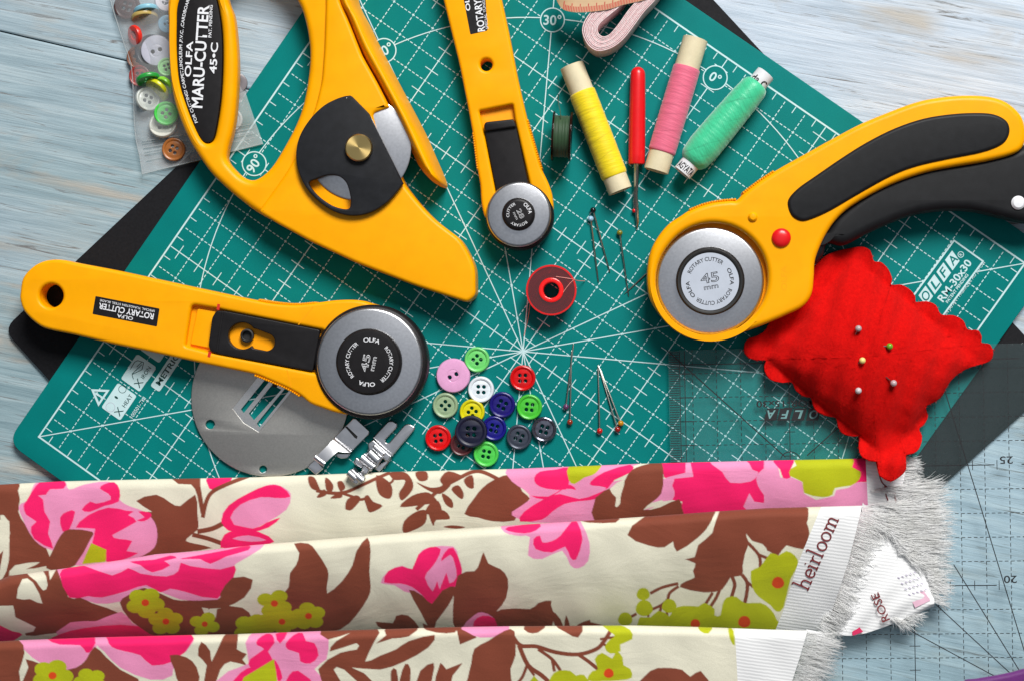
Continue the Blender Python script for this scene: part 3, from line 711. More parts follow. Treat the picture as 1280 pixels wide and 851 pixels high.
# ------------------------------------------------------------------ thread spools
def thread_mat(name, rgb, sheen=.3, rough=.6, wind=2600, rot=.12):
    m, nt, b = new_mat(name)
    tc = nt.nodes.new('ShaderNodeTexCoord')
    mp = nt.nodes.new('ShaderNodeMapping'); mp.inputs['Rotation'].default_value = (0, rot, 0); nt.links.new(tc.outputs['Object'], mp.inputs['Vector'])
    mp2 = nt.nodes.new('ShaderNodeMapping'); mp2.inputs['Scale'].default_value = (120, 120, wind); nt.links.new(mp.outputs[0], mp2.inputs['Vector'])
    f = noise(nt, 1, 5, mp2.outputs[0], .7)
    mp3 = nt.nodes.new('ShaderNodeMapping'); mp3.inputs['Rotation'].default_value = (0, -rot * 2.2, 0); nt.links.new(tc.outputs['Object'], mp3.inputs['Vector'])
    mp4 = nt.nodes.new('ShaderNodeMapping'); mp4.inputs['Scale'].default_value = (60, 60, wind * .45); nt.links.new(mp3.outputs[0], mp4.inputs['Vector'])
    f2 = noise(nt, 1, 3, mp4.outputs[0], .6)
    c = lin(rgb)
    a = ramp(nt, f, [(.3, tuple(x * .72 for x in c)), (.62, c)])
    d = ramp(nt, f2, [(.28, (.62, .62, .62)), (.42, (1, 1, 1))])
    nt.links.new(mixc(nt, .7, a, d, 'MULTIPLY'), b.inputs['Base Color'])
    b.inputs['Roughness'].default_value = rough; b.inputs['Sheen Weight'].default_value = sheen; b.inputs['Specular IOR Level'].default_value = .4
    hb = mixc(nt, .5, f, f2); bump(nt, b, hb, .55, .0003); return m
CARD = plain('cream_cardboard', (.72, .63, .42), .65, var=.05, bs=.3, bscale=1200)
CARDIN = plain('cardboard_inside', (.30, .24, .15), .8)
def axis_matrix(a, b):
    """local z along a->b (cm), origin at a"""
    a, b = Vector(a), Vector(b); z = (b - a).normalized(); x = Vector((0, 0, 1)).cross(z).normalized(); y = z.cross(x)
    M = Matrix((x, y, z)).transposed().to_4x4(); M.translation = a; return M
def spool(label, A, B, rpx, yarn, tm, tube_m, prof=None, z=None):
    """tube lying on its side from px A to px B; yarn = (t0, t1) along it"""
    rt = rpx * k_at(1.4); ry = rt * 1.10 if prof is None else max(q[1] for q in prof) * rt
    zc = .41 + ry
    a, b = at(*A, zc), at(*B, zc); L = float(np.linalg.norm(b - a)); M = axis_matrix(a, b)
    mid = (a + b) / 2
    t = thing('thread_spool', mid[0], mid[1], .41, label, 'thread spool', 'thread spools')
    def part(name, me, m):                        # keep the wound axis as the part's own z
        o = bpy.data.objects.new(name, me); me.name = name; COL.objects.link(o)
        v = np.empty(len(me.vertices) * 3, np.float32); me.vertices.foreach_get('co', v); me.vertices.foreach_set('co', v * S)
        o.parent = t; MM = M.copy(); MM.translation = Vector(a * S) - Vector(t.location); o.matrix_local = MM
        me.materials.append(m); me.polygons.foreach_set('use_smooth', [True] * len(me.polygons)); me.set_sharp_from_angle(angle=R(40)); return o
    w = rt * .1
    part('tube', lathe([(rt - w, 0), (rt, .02), (rt, L - .02), (rt - w, L), (rt - w * 1.4, L - .05), (rt - w * 1.4, .05), (rt - w, 0)], 0, 0, 48, False), tube_m)
    part('tube_bore', lathe([(rt - w * 1.3, .06), (rt - w * 1.3, L - .06)], 0, 0, 32, False), CARDIN)
    y0, y1 = yarn[0] * L, yarn[1] * L
    if prof is None: P = [(0, .98), (.01, 1.07), (.03, 1.10), (.5, 1.115), (.97, 1.10), (.99, 1.07), (1, .98)]
    else: P = prof
    pts = []; n = 90
    ts = np.linspace(0, 1, n); rs = np.interp(ts, [q[0] for q in P], [q[1] for q in P])
    for q, r in zip(ts, rs): pts.append((r * rt + rng.uniform(-.006, .006), y0 + (y1 - y0) * q))
    part('thread', lathe(pts, 0, 0, 64, False), tm)
    return t, M, a, b, rt, L, part
YT = thread_mat('yellow_thread', (250, 222, 5)); PT = thread_mat('pink_thread', (238, 110, 140)); MT = thread_mat('mint_thread', (62, 205, 150), .6, .36, 2200, .42)
spool('spool of yellow thread on a cream cardboard tube', (714.5, 82), (775.5, 239.5), 15.2, (.21, .885), YT, CARD)
spool('spool of pink thread on a cream cardboard tube', (869.5, 48.5), (820, 214.5), 15.6, (.215, .86), PT, CARD)
sp = spool('spool of mint green thread on a white printed plastic tube', (957.5, 92), (852.5, 217), 12.2, (.10, .90), MT, plain('white_plastic_tube', (.75, .76, .78), .35),
      prof=[(0, 1.02), (.015, 1.25), (.06, 1.45), (.2, 1.55), (.55, 1.68), (.8, 1.72), (.94, 1.55), (.985, 1.25), (1, 1.02)])
def wrap_text(s, sp, pos, cap, span, flip, m=INK):
    """lettering bent round the tube end, baseline round the circumference"""
    t, M, a, b, rt, L, part = sp
    me = text_mesh(s, 1.0, .02); v = np.empty(len(me.vertices) * 3, np.float32); me.vertices.foreach_get('co', v); v = v.reshape(-1, 3)
    x = (v[:, 0] - (v[:, 0].max() + v[:, 0].min()) / 2) / (v[:, 0].max() - v[:, 0].min()) * span; y = (v[:, 1] / .73 - .5) * cap
    Mi = M.to_3x3().inverted(); up = Mi @ Vector((0, 0, 1)); a0 = math.atan2(up.y, up.x)
    th = a0 - flip * x / rt; r = rt + .012
    v[:, 0] = r * np.cos(th); v[:, 1] = r * np.sin(th); v[:, 2] = pos * L - y * (1 if flip > 0 else -1)
    me.vertices.foreach_set('co', v.ravel()); part('lettering', me, m)
wrap_text('AGYATA', sp, .955, .30, .82, 1)
wrap_text('da C', sp, .085, .30, .75, 1)

# ------------------------------------------------------------------ seam ripper
def ripper():
    zc = .41 + .36
    A, B = at(797.4, 84, zc), at(795.8, 205.5, zc); L = float(np.linalg.norm(B - A))
    t = thing('seam_ripper', *((A + B) / 2)[:2], .41, 'red handled seam ripper between the yellow and pink spools', 'seam ripper')
    M = axis_matrix(A, B); r = 10.2 * k_at(zc)
    me = lathe([(.001, 0), (r * .35, .02), (r * .62, .08), (r * .82, .18), (r * .9, .3), (r * .93, .6), (r, L * .5), (r * 1.02, L * .9), (r * 1.02, L - .05), (r * .95, L), (.001, L)], 0, 0, 12)
    link('handle', xform(me, M), REDP, t, 50)
    s0 = at(795.5, 204, zc); s1 = at(794.5, 245, .62); s2 = at(796.5, 287, .5)
    st = link('stem', tube([s0, (s0 + s1) / 2, s1, at(795.8, 262, .58), at(796.8, 278, .53), s2], [.12, .11, .10, .10, .07, .015], 8), NEEDLE, t)
    link('short_prong', tube([at(794.4, 244, .62), at(792.6, 252, .6), at(793, 262, .56)], [.06, .05, .04], 8), NEEDLE, st)
    b = at(793, 263.8, .55); link('prong_ball', ball(b[0], b[1], .55, .095), REDP, st)
ripper()

# ------------------------------------------------------------------ bobbins
def green_bobbin():
    zc = .41 + 1.03; c = at(702.5, 171, zc)
    t = thing('bobbin', c[0], c[1], .41, 'bobbin of dark green thread standing on its rim beside the yellow spool', 'bobbin', 'sewing machine bobbins')
    d = R(-3); ax = Vector((math.cos(d), math.sin(d), 0)); hw = .40
    M = axis_matrix(Vector(c) - ax * hw, Vector(c) + ax * hw)
    BF = clear_film('smoked_brown_plastic', (.30, .12, .08), .35, (.05, .012, .008), .12)
    GT = thread_mat('dark_green_thread', (44, 74, 44), .2, .6, 1500, .1)
    for z0 in (0, 2 * hw - .07):
        link('flange', xform(lathe([(.3, z0), (1.02, z0), (1.03, z0 + .03), (1.02, z0 + .07), (.3, z0 + .07)], 0, 0, 64, False), M), BF, t)
    pts = [(.86 + rng.uniform(-.02, .02), .075 + (2 * hw - .15) * i / 24) for i in range(25)]
    me = lathe([(.3, .07)] + pts + [(.3, 2 * hw - .07)], 0, 0, 64, False)
    o = bpy.data.objects.new('thread', me); COL.objects.link(o)
    v = np.empty(len(me.vertices) * 3, np.float32); me.vertices.foreach_get('co', v); me.vertices.foreach_set('co', v * S)
    o.parent = t; MM = M.copy(); MM.translation = M.translation * S - Vector(t.location); o.matrix_local = MM
    me.materials.append(GT); me.polygons.foreach_set('use_smooth', [True] * len(me.polygons))
    p = [at(701, 148, 2.1), at(700, 138, 1.7), at(698.2, 130, 1.0), at(698, 122, .45), at(697.6, 118, .42)]
    link('thread_end', tube(cr(p, 4, False), .018, 5), GT, t)
green_bobbin()
def red_bobbin():
    Zt = 1.35; c = at(689, 363, Zt)[:2]; r = 31 * k_at(Zt)
    t = thing('bobbin', c[0], c[1], .41, 'clear red plastic bobbin lying flat near the centre of the mat', 'bobbin', 'sewing machine bobbins')
    m, nt, b = new_mat('clear_red_plastic')
    nt.nodes.clear()
    out = nt.nodes.new('ShaderNodeOutputMaterial'); tr = nt.nodes.new('ShaderNodeBsdfTransparent'); tr.inputs[0].default_value = (.80, .05, .05, 1)
    gl = nt.nodes.new('ShaderNodeBsdfGlossy'); gl.inputs['Roughness'].default_value = .12
    df = nt.nodes.new('ShaderNodeBsdfTranslucent'); df.inputs[0].default_value = (.95, .015, .015, 1)
    d2 = nt.nodes.new('ShaderNodeBsdfDiffuse'); d2.inputs[0].default_value = (.85, .008, .010, 1)
    fr = nt.nodes.new('ShaderNodeMath'); fr.operation = 'MULTIPLY'; fr.inputs[0].default_value = .11; fr.inputs[1].default_value = 1.0
    m0 = nt.nodes.new('ShaderNodeMixShader'); m1 = nt.nodes.new('ShaderNodeMixShader'); m2 = nt.nodes.new('ShaderNodeMixShader')
    m0.inputs[0].default_value = .4; m1.inputs[0].default_value = .10
    nt.links.new(df.outputs[0], m0.inputs[1]); nt.links.new(d2.outputs[0], m0.inputs[2])
    nt.links.new(tr.outputs[0], m1.inputs[1]); nt.links.new(m0.outputs[0], m1.inputs[2])
    nt.links.new(fr.outputs[0], m2.inputs[0]); nt.links.new(m1.outputs[0], m2.inputs[1]); nt.links.new(gl.outputs[0], m2.inputs[2]); nt.links.new(m2.outputs[0], out.inputs[0])
    h = .335
    link('flange', lathe([(h, .41), (r, .41), (r + .01, .45), (r, .50), (h, .50)], *c, 72, False), m, t)
    link('flange', lathe([(h, Zt - .1), (r, Zt - .1), (r + .01, Zt - .05), (r, Zt), (h, Zt)], *c, 72, False), m, t)
    link('rim', lathe([(r - .05, Zt - .11), (r + .015, Zt - .10), (r + .03, Zt - .05), (r + .015, Zt + .005), (r - .05, Zt + .01)], *c, 72, False), plain('red_rim', (.70, .012, .012), .2), t)
    link('hub', lathe([(h, .41), (h, Zt + .04), (h + .03, Zt + .06), (h + .15, Zt + .06), (h + .18, Zt + .04), (h + .18, .5)], *c, 56, False), plain('red_hub', (.92, .012, .012), .22), t)
    RT = thread_mat('red_thread', (74, 12, 20), .1, .5, 1500, .1)
    link('thread', lathe([(h + .17, .52), (.72, .53), (.74, .8), (.73, 1.1), (.70, Zt - .12), (h + .17, Zt - .12)], *c, 56, False), RT, t)
    th = plain('loose_thread', (.75, .25, .2), .5)
    for pts in ([(664, 372, 1.1), (662, 384, .7), (660, 398, .43), (655, 420, .42)], [(695, 346, Zt + .03), (715, 349, Zt + .02), (722, 351, 1.0), (731, 351.5, .45)], [(700, 371, Zt + .03), (712, 355, Zt + .03), (719, 349, Zt + .02)]):
        link('thread_end', tube(cr([at(*q) for q in pts], 4, False), .016, 5), th, t)
red_bobbin()

# ------------------------------------------------------------------ pins
def pin(head, tip, col, label, group, r=.125, zh=None, zt=.43, name='sewing_pin'):
    a = at(*head, .41 + r); z0 = .41 + r
    b = at(*tip, zt)
    t = thing(name, a[0], a[1], .41, label, 'pin', group)
    link('shaft', tube([(a[0], a[1], z0), (b[0], b[1], zt)] if False else [a, a + (b - a) * .97, b], [.034, .03, .004], 7), NEEDLE, t)
    link('head', ball(a[0], a[1], z0, r), col, t)
PG = 'loose glass headed pins on the mat'
def glass(n, rgb, rough=.12): return plain(n, lin(rgb), rough, spec=.6, var=.04, nscale=900)
G1 = glass('black_glass', (14, 14, 18)); G2 = glass('pale_blue_glass', (150, 190, 215)); G3 = glass('olive_glass', (120, 118, 30)); G4 = glass('purple_glass', (95, 55, 95)); G5 = glass('brown_glass', (135, 45, 22))
G6 = glass('red_glass', (190, 22, 18)); G7 = glass('dark_red_glass', (140, 26, 20)); G8 = glass('amber_glass', (190, 130, 15))
pin((741.3, 263), (762.5, 341.5), G1, 'pin with a black glass head', PG)
pin((738.4, 273.8), (748, 354), G2, 'pin with a pale blue glass head beside the black headed pin', PG)
pin((774.6, 291.3), (786, 371.5), G3, 'pin with an olive head lying alone beside the curved cutter', PG)
pin((707.4, 508), (717, 428.5), G4, 'pin with a purple head', PG)
pin((712.4, 527.2), (714.6, 437), G5, 'pin with a brown head crossing the purple headed pin', PG)
pin((749.6, 538.2), (747.6, 456), G6, 'pin with a bright red head left of the other red one', PG)
pin((772, 536.2), (748.4, 457), G7, 'pin with a dark red head beside the amber headed pin', PG)
pin((776, 528.6), (749.6, 459.5), G8, 'pin with an amber head', PG)
a, b = at(840, 312, .5), at(780.2, 368.2, .43)
o = link('sewing_needle', tube([a, a + (b - a) * .9, b], [.035, .03, .004], 7), NEEDLE); tagt(o, 'bare dark needle poking out from under the curved cutter wheel', 'needle')

# ------------------------------------------------------------------ round needle plate and presser feet
def needle_plate():
    cx, cy, r = 337.5, 497, 98.5
    ang_ = math.atan2(-88, 57.5)
    c = at(cx, cy, .56)
    t = thing('needle_plate', c[0], c[1], .41, 'round grey steel sewing machine needle plate under the straight cutter', 'needle plate')
    A0, A1 = (290.6, 510), (323.4, 539.7)         # lower edge of the slotted panel
    ux, uy = 56.0, -69.0                          # direction up the slots
    def q(s_, l_): return (A0[0] + (A1[0] - A0[0]) * s_ + ux * l_, A0[1] + (A1[1] - A0[1]) * s_ + uy * l_)
    slots = [[q(.20, .07), q(.33, .06), q(.33, .72), q(.20, .72)], [q(.45, .10), q(.68, .08), q(.74, .66), q(.45, .62)], [q(.80, .07), q(.93, .06), q(.93, .85), q(.80, .85)]]
    holes = [circ(262.7, 530, 5.8, 28), circ(328.8, 586, 4.8, 28)]
    panel = [q(0, 0), q(.5, -.045), q(1, 0), q(1, 1), q(0, 1)]
    link('plate', slab([circ(cx, cy, r, 140), panel] + holes, .41, .565, .02), PLATE, t)
    link('slotted_panel', slab([panel] + slots, .41, .545, .0), PLATEL, t)
    s0 = at(344, 480, .55)[:2]; link('screw_hole_shade', lathe([(.13, .552), (.001, .553)], *s0, 20), DARK, t)  # hole is not cut; a dark disc paints its shade
needle_plate()

def presser_foot_a():
    p = at(425, 550, .56); t = thing('presser_foot', p[0], p[1], .41, 'polished steel presser foot with one narrow needle slot, partly on the round plate', 'presser foot', 'presser feet')
    # bent strip: toe plate, ramp, shank, curled hook
    f = lambda pts: [(360 + x / 7.53, 500 + y / 7.53) for x, y in pts]
    toe = f([(612, 170), (640, 172), (765, 290), (760, 318), (607, 472), (480, 380), (440, 345)])
    slot = f([(540, 250), (552, 245), (655, 345), (645, 368), (630, 362)])
    link('toe_plate', slab([rc(toe, [1, 1, 2, 2, 1, 1, 1], 3)], .72, .90, .03), CHROME, t)
    link('slot_shade', slab([f([(538, 250), (556, 244), (655, 338), (648, 362), (628, 352)])], .89, .904), DARK, t, 0)  # slot is not cut; a dark slab paints its shade
    V = []; Fc = []
    L_ = f([(440, 345), (420, 375), (380, 415), (262, 530), (258, 560)]); Rr = f([(605, 475), (585, 495), (470, 478), (345, 592), (335, 625)])
    zs = [.90, 1.02, 1.14, 1.22, 1.22]
    for (a, b, z) in zip(L_, Rr, zs):
        for zz in (z, z - .14):
            for s_ in (0, .5, 1): w = at(a[0] + (b[0] - a[0]) * s_, a[1] + (b[1] - a[1]) * s_, z); V.append((w[0], w[1], zz))
    for i in range(len(zs) - 1):
        b = i * 6; n = b + 6
        for j in (0, 1): Fc += [(b + j, b + j + 1, n + j + 1, n + j), (b + 4 + j, b + 3 + j, n + 3 + j, n + 4 + j)]
        Fc += [(b, n, n + 3, b + 3), (b + 2, b + 5, n + 5, n + 2)]
    Fc += [(0, 3, 4, 5, 2, 1), tuple((len(zs) - 1) * 6 + q for q in (0, 1, 2, 5, 4, 3))]
    link('shank', mesh_from(V, Fc), CHROME, t, 50)
    link('lower_flange', slab([rc(f([(455, 500), (590, 500), (560, 540), (500, 548), (460, 530)]), 1.5)], .5, .84, .03), CHROME, t)
    link('hook', slab([rc(f([(262, 545), (300, 600), (335, 640), (262, 702), (180, 630), (200, 600)]), 1.5)], .58, .92, .05), CHROME, t)
    a, b = at(*f([(255, 530)])[0], 1.15), at(*f([(345, 598)])[0], 1.15); link('hinge_bar', tube([a, b], .13, 16), CHROME, t, 60)
presser_foot_a()
def presser_foot_b():
    p = at(480, 565, .41); t = thing('presser_foot', p[0], p[1], .41, 'polished steel presser foot with two long toes, its heel over the fabric edge', 'presser foot', 'presser feet')
    f = lambda pts: [(360 + x / 7.53, 500 + y / 7.53) for x, y in pts]
    toes = f([(795, 355), (940, 195), (985, 190), (1030, 225), (1025, 255), (912, 375), (925, 400), (950, 400), (1100, 225), (1150, 222), (1195, 250), (1190, 275), (985, 520), (890, 440)])
    link('sole', slab([rc(toes, [1, 2, 3, 3, 2, 1.5, 1.5, 1.5, 3, 3, 3, 2, 1, 1], 4)], .44, .66, .05), CHROME, t)
    link('sole_rim', slab([f([(795, 352), (805, 345), (992, 515), (980, 528)])], .5, .76, .03), CHROME, t)
    link('bridge', slab([rc(f([(750, 405), (800, 370), (975, 525), (935, 585), (890, 545), (830, 640), (690, 545), (760, 470)]), 1)], .5, .84, .05), CHROME, t)
    link('bridge_step', slab([rc(f([(790, 440), (815, 415), (915, 500), (890, 530)]), 1)], .8, 1.0, .05), CHROME, t)
    a, b = at(*f([(765, 490)])[0], 1.12), at(*f([(845, 565)])[0], 1.12); link('ankle_bar', tube([a, b], .24, 20), CHROME, t, 60)
    a, b = at(*f([(690, 535)])[0], 1.02), at(*f([(810, 630)])[0], 1.02); link('ankle_bar', tube([a, b], .22, 20), CHROME, t, 60)
    link('side_wing', slab([rc(f([(805, 640), (930, 560), (960, 570), (860, 672)]), 1)], .5, .72, .03), CHROME, t)
    link('heel_arm', slab([rc(f([(612, 585), (640, 535), (680, 560), (720, 600), (690, 640), (625, 600)]), 1)], .5, .95, .05), CHROME, t)
    link('heel_link', slab([rc(f([(700, 590), (790, 630), (740, 700), (690, 680)]), 1)], .6, 1.05, .05), CHROME, t)
    link('heel', slab([rc(f([(552, 695), (605, 640), (655, 690), (700, 655), (725, 735), (640, 798), (600, 770)]), 1.5)], .62, 1.42, .07), CHROME, t)
    a, b = at(*f([(570, 675)])[0], 1.45), at(*f([(640, 735)])[0], 1.45); link('heel_bar', tube([a, b], .16, 16), CHROME, t, 60)
    a, b = at(*f([(640, 700)])[0], 1.45), at(*f([(705, 755)])[0], 1.45); link('heel_bar', tube([a, b], .16, 16), CHROME, t, 60)
presser_foot_b()

# ------------------------------------------------------------------ tape measure
def tape():
    outer = [(835, -20), (818.5, 1), (805, 15.5), (792.5, 32.5), (780, 48.5), (767.5, 58.7), (755, 63.6), (745, 63.8), (736, 57.8), (730, 48), (727.6, 38.5), (729.5, 29), (735, 19.5), (743, 11), (767, -8), (795, -40), (822, -72), (850, -86), (866, -76), (860, -50)]
    inner = [(822, -28), (805, -10), (794, 3), (785, 13.5), (774, 29), (766, 39), (761, 43.8), (755, 46), (750, 44), (747.3, 39.5), (747.2, 35), (749.5, 30.5), (755, 25), (763, 18.5), (779, 4), (800, -26), (822, -52), (834, -60), (840, -54), (836, -42)]
    O, I = np.array(cr(outer, 6)), np.array(cr(inner, 6)); Zt = 2.1; n = 10
    c = at(750, 40, .41); t = thing('tape_measure', c[0], c[1], .41, 'pale pink tape measure wound in a long loop at the top edge of the photo', 'tape measure')
    m, nt, b = new_mat('pink_tape_edge')
    f = noise(nt, 1500, 4); nt.links.new(ramp(nt, f, [(.38, (.72, .45, .46)), (.6, (.80, .66, .66))]), b.inputs['Base Color']); b.inputs['Roughness'].default_value = .5
    ms = []
    for q in range(n):
        a, d = q / n, (q + .86) / n
        if q == n - 1: a = (q + .25) / n; d = 1.0
        zt = Zt + rng.uniform(-.04, .02)
        ms.append(slab_w([[at(*p, Zt)[:2] for p in I + (O - I) * d], [at(*p, Zt)[:2] for p in I + (O - I) * a]], .42 + rng.uniform(0, .05), zt, .012, 1))
    link('wound_coil', join(*ms), m, t)
    tan = plain('tape_face', (.62, .42, .24), .4, var=.06, nscale=200)
    low = cr([(695, -6), (696, 1), (698, 5), (702, 10.5), (708, 13.8), (721, 15.8), (740, 14.9), (761, 12), (780, 6.2), (805, .4), (822, -8)], 4, False)
    top = [(p[0] + 6, p[1] - 42) for p in low]
    V, Fc = [], []; nn = len(low)
    def zz(i): return 1.55 + .6 * min(1, i / (nn * .45))
    for i in range(nn):
        for p, dz in ((low[i], 0), (top[i], 0), (top[i], -.04), (low[i], -.04)):
            w = at(*p, zz(i)); V.append((w[0], w[1], zz(i) + dz))
    for i in range(nn - 1):
        b = i * 4
        for j in range(4): Fc.append((b + j, b + (j + 1) % 4, b + 4 + (j + 1) % 4, b + 4 + j))
    Fc += [(0, 1, 2, 3), tuple((nn - 1) * 4 + q for q in (3, 2, 1, 0))]
    fe = link('free_end', mesh_from(V, Fc), tan, t)
    sg, ms = [], []
    P = np.array(low[14:]); d = np.r_[0, np.cumsum(np.linalg.norm(np.diff(P, axis=0), axis=1))]
    V, Fc = [], []
    for s_i, s_ in enumerate(np.arange(0, d[-1], 2.05)):
        x, y = np.interp(s_, d, P[:, 0]), np.interp(s_, d, P[:, 1]); i = 14 + np.interp(s_, d, np.arange(len(P))); z = zz(i) + .006
        l = 10.5 if s_i % 5 == 0 else 7
        for (px_, py_) in ((x - .55, y - .4), (x + .55, y - .4), (x + .55 + l * .1, y - l), (x - .55 + l * .1, y - l)): w = at(px_, py_, z); V.append((w[0], w[1], z))
        q = len(V) - 4; Fc.append((q, q + 1, q + 2, q + 3))
    link('scale_marks', mesh_from(V, Fc), plain('red_tape_print', (.50, .03, .02), .5), fe, 0)
tape()

# ------------------------------------------------------------------ clear ruler
def ruler():
    z0, z1 = .415, .70
    t0 = at(835, 437.5, z1); a = R(1.15); ca, sa = math.cos(a), math.sin(a)
    t = thing('acrylic_ruler', t0[0], t0[1], z0, 'clear acrylic ruler with black grid lines, under the pincushion', 'ruler')
    def w(X, Y): return (t0[0] + X * ca + Y * sa, t0[1] + X * sa - Y * ca)
    ACR = clear_film('clear_acrylic', (.955, .988, .988), .022, (.55, .78, .80), .04, ior=1.5)  # pale haze puts the window's veil of reflection into the colour
    link('sheet', slab_w([rc([w(0, 0), w(15.7, 0), w(15.7, 30.7), w(0, 30.7)], .15)], z0, z1, .02), ACR, t)
    sg = []; Zr = z1 + .003
    def s(X0, Y0, X1, Y1, wd=.032): sg.append((*w(X0, Y0), *w(X1, Y1), wd, Zr + .0005 * (len(sg) % 12)))
    YM = 16
    for xx in (.47, .68): s(xx, .05, xx, YM)
    for xx in (15.05, 15.18): s(xx, .05, xx, YM)
    for i in range(1, int(YM * 10)): 
        yy = i / 10 * 1.0
        if yy > YM: break
        s(.03, yy, .44 if i % 5 else .6, yy, .03); s(15.22, yy, 15.65, yy, .024)
    for k in range(1, 15):
        if k in (5, 10):
            s(k + .0, .6, k + .0, YM, .034)
            for j in range(YM): s(k - .22, j + .5, k + .22, j + .5, .03)
        else:
            for j in range(YM * 4):
                s(k, j / 4, k, j / 4 + .15, .03)
    for k in range(1, YM):
        if k in (5, 10, 15):
            s(.7, k, 13.4, k, .04)
            for j in range(1, 14): s(j + .5, k - .2, j + .5, k + .2, .03)
        else:
            for j in range(60): s(j / 4, k, j / 4 + .15, k, .03)
        s(.47, k, 1.0, k, .04); s(14.5, k, 15.2, k, .04)
    s(.5, .62, 14.5, .62, .04)
    ox, oy = 5.0, 5.0
    for (x0, y0, x1, y1) in ((-.05, .0, 4.8, 4.55), (5.7, 4.5, 9.7, 1.0)): s(x0, y0, x1, y1, .045)
    for p, q in (((1181, 488), (1228, 640)), ((1228, 640), (1281, 815)), ((1192, 705), (1277, 842)), ((1170, 755), (1264, 842)), ((1120, 778), (1246, 846))):
        A, B = at(*p, Zr), at(*q, Zr); sg.append((A[0], A[1], B[0], B[1], .04, Zr + .0065))
    for i in range(14):                              # small protractor arc
        a0, a1 = R(20 + 10 * i), R(30 + 10 * i); s(5 + .42 * math.cos(a0), 4.75 - .42 * math.sin(a0), 5 + .42 * math.cos(a1), 4.75 - .42 * math.sin(a1), .04)
    link('grid_marks', strip_mesh_w(sg), INK, t, 0)
    zt = z1 + .011
    text('lettering', '25', 1258, 574.5, 9.5, 181, zt, INK, t, width=16, bold=.01)
    text('lettering', '20', 1263, 723.5, 9.5, 181, zt, INK, t, width=16, bold=.01)
    text('lettering', 'MQR-15x30', 983, 503.5, 8.2, 181, zt, INK, t, width=74, bold=.018)
    PLETT = plain('clear_letter_tint', (.16, .33, .33), .4)
    for ch, x in (('A', 964.5), ('F', 981), ('L', 999), ('O', 1017)):
        tl = local(x, 517.5, 181, zt)
        o = link('logo_tile', slab_w([[tl(-9.5, -7.5), tl(5.5, -7.5), tl(9.5, 7.5), tl(-5.5, 7.5)]], zt - .003, zt, 0), INK, t, 0)
        text('lettering', ch, x, 517.5, 10.5, 181, zt + .002, PLETT, o, width=10.5, bold=.02, shear=.25)
    A = [at(*p, zt)[:2] for p in ((942, 497), (942, 528), (1040, 527))]
ruler()

# ------------------------------------------------------------------ pincushion
def felt():
    m, nt, b = new_mat('red_felt')
    f = noise(nt, 700, 6, rough=.7); f2 = noise(nt, 4500, 4, rough=.8, dist=1.0); f3 = noise(nt, 90, 4)
    c = ramp(nt, f, [(.3, (.64, .003, .003)), (.7, (.84, .007, .005))])
    c = mixc(nt, .5, c, ramp(nt, f2, [(.3, (.62, .62, .62)), (.7, (1.3, 1.2, 1.2))]), 'MULTIPLY')
    c = mixc(nt, .15, c, ramp(nt, f3, [(.35, (.78, .78, .78)), (.65, (1.1, 1.1, 1.1))]), 'MULTIPLY')
    nt.links.new(c, b.inputs['Base Color']); b.inputs['Roughness'].default_value = .95; b.inputs['Specular IOR Level'].default_value = .1
    b.inputs['Sheen Weight'].default_value = .12; b.inputs['Sheen Tint'].default_value = (1, .1, .08, 1); b.inputs['Sheen Roughness'].default_value = .5
    h = mixc(nt, .5, f, f2); bump(nt, b, h, .9, .0008); return m
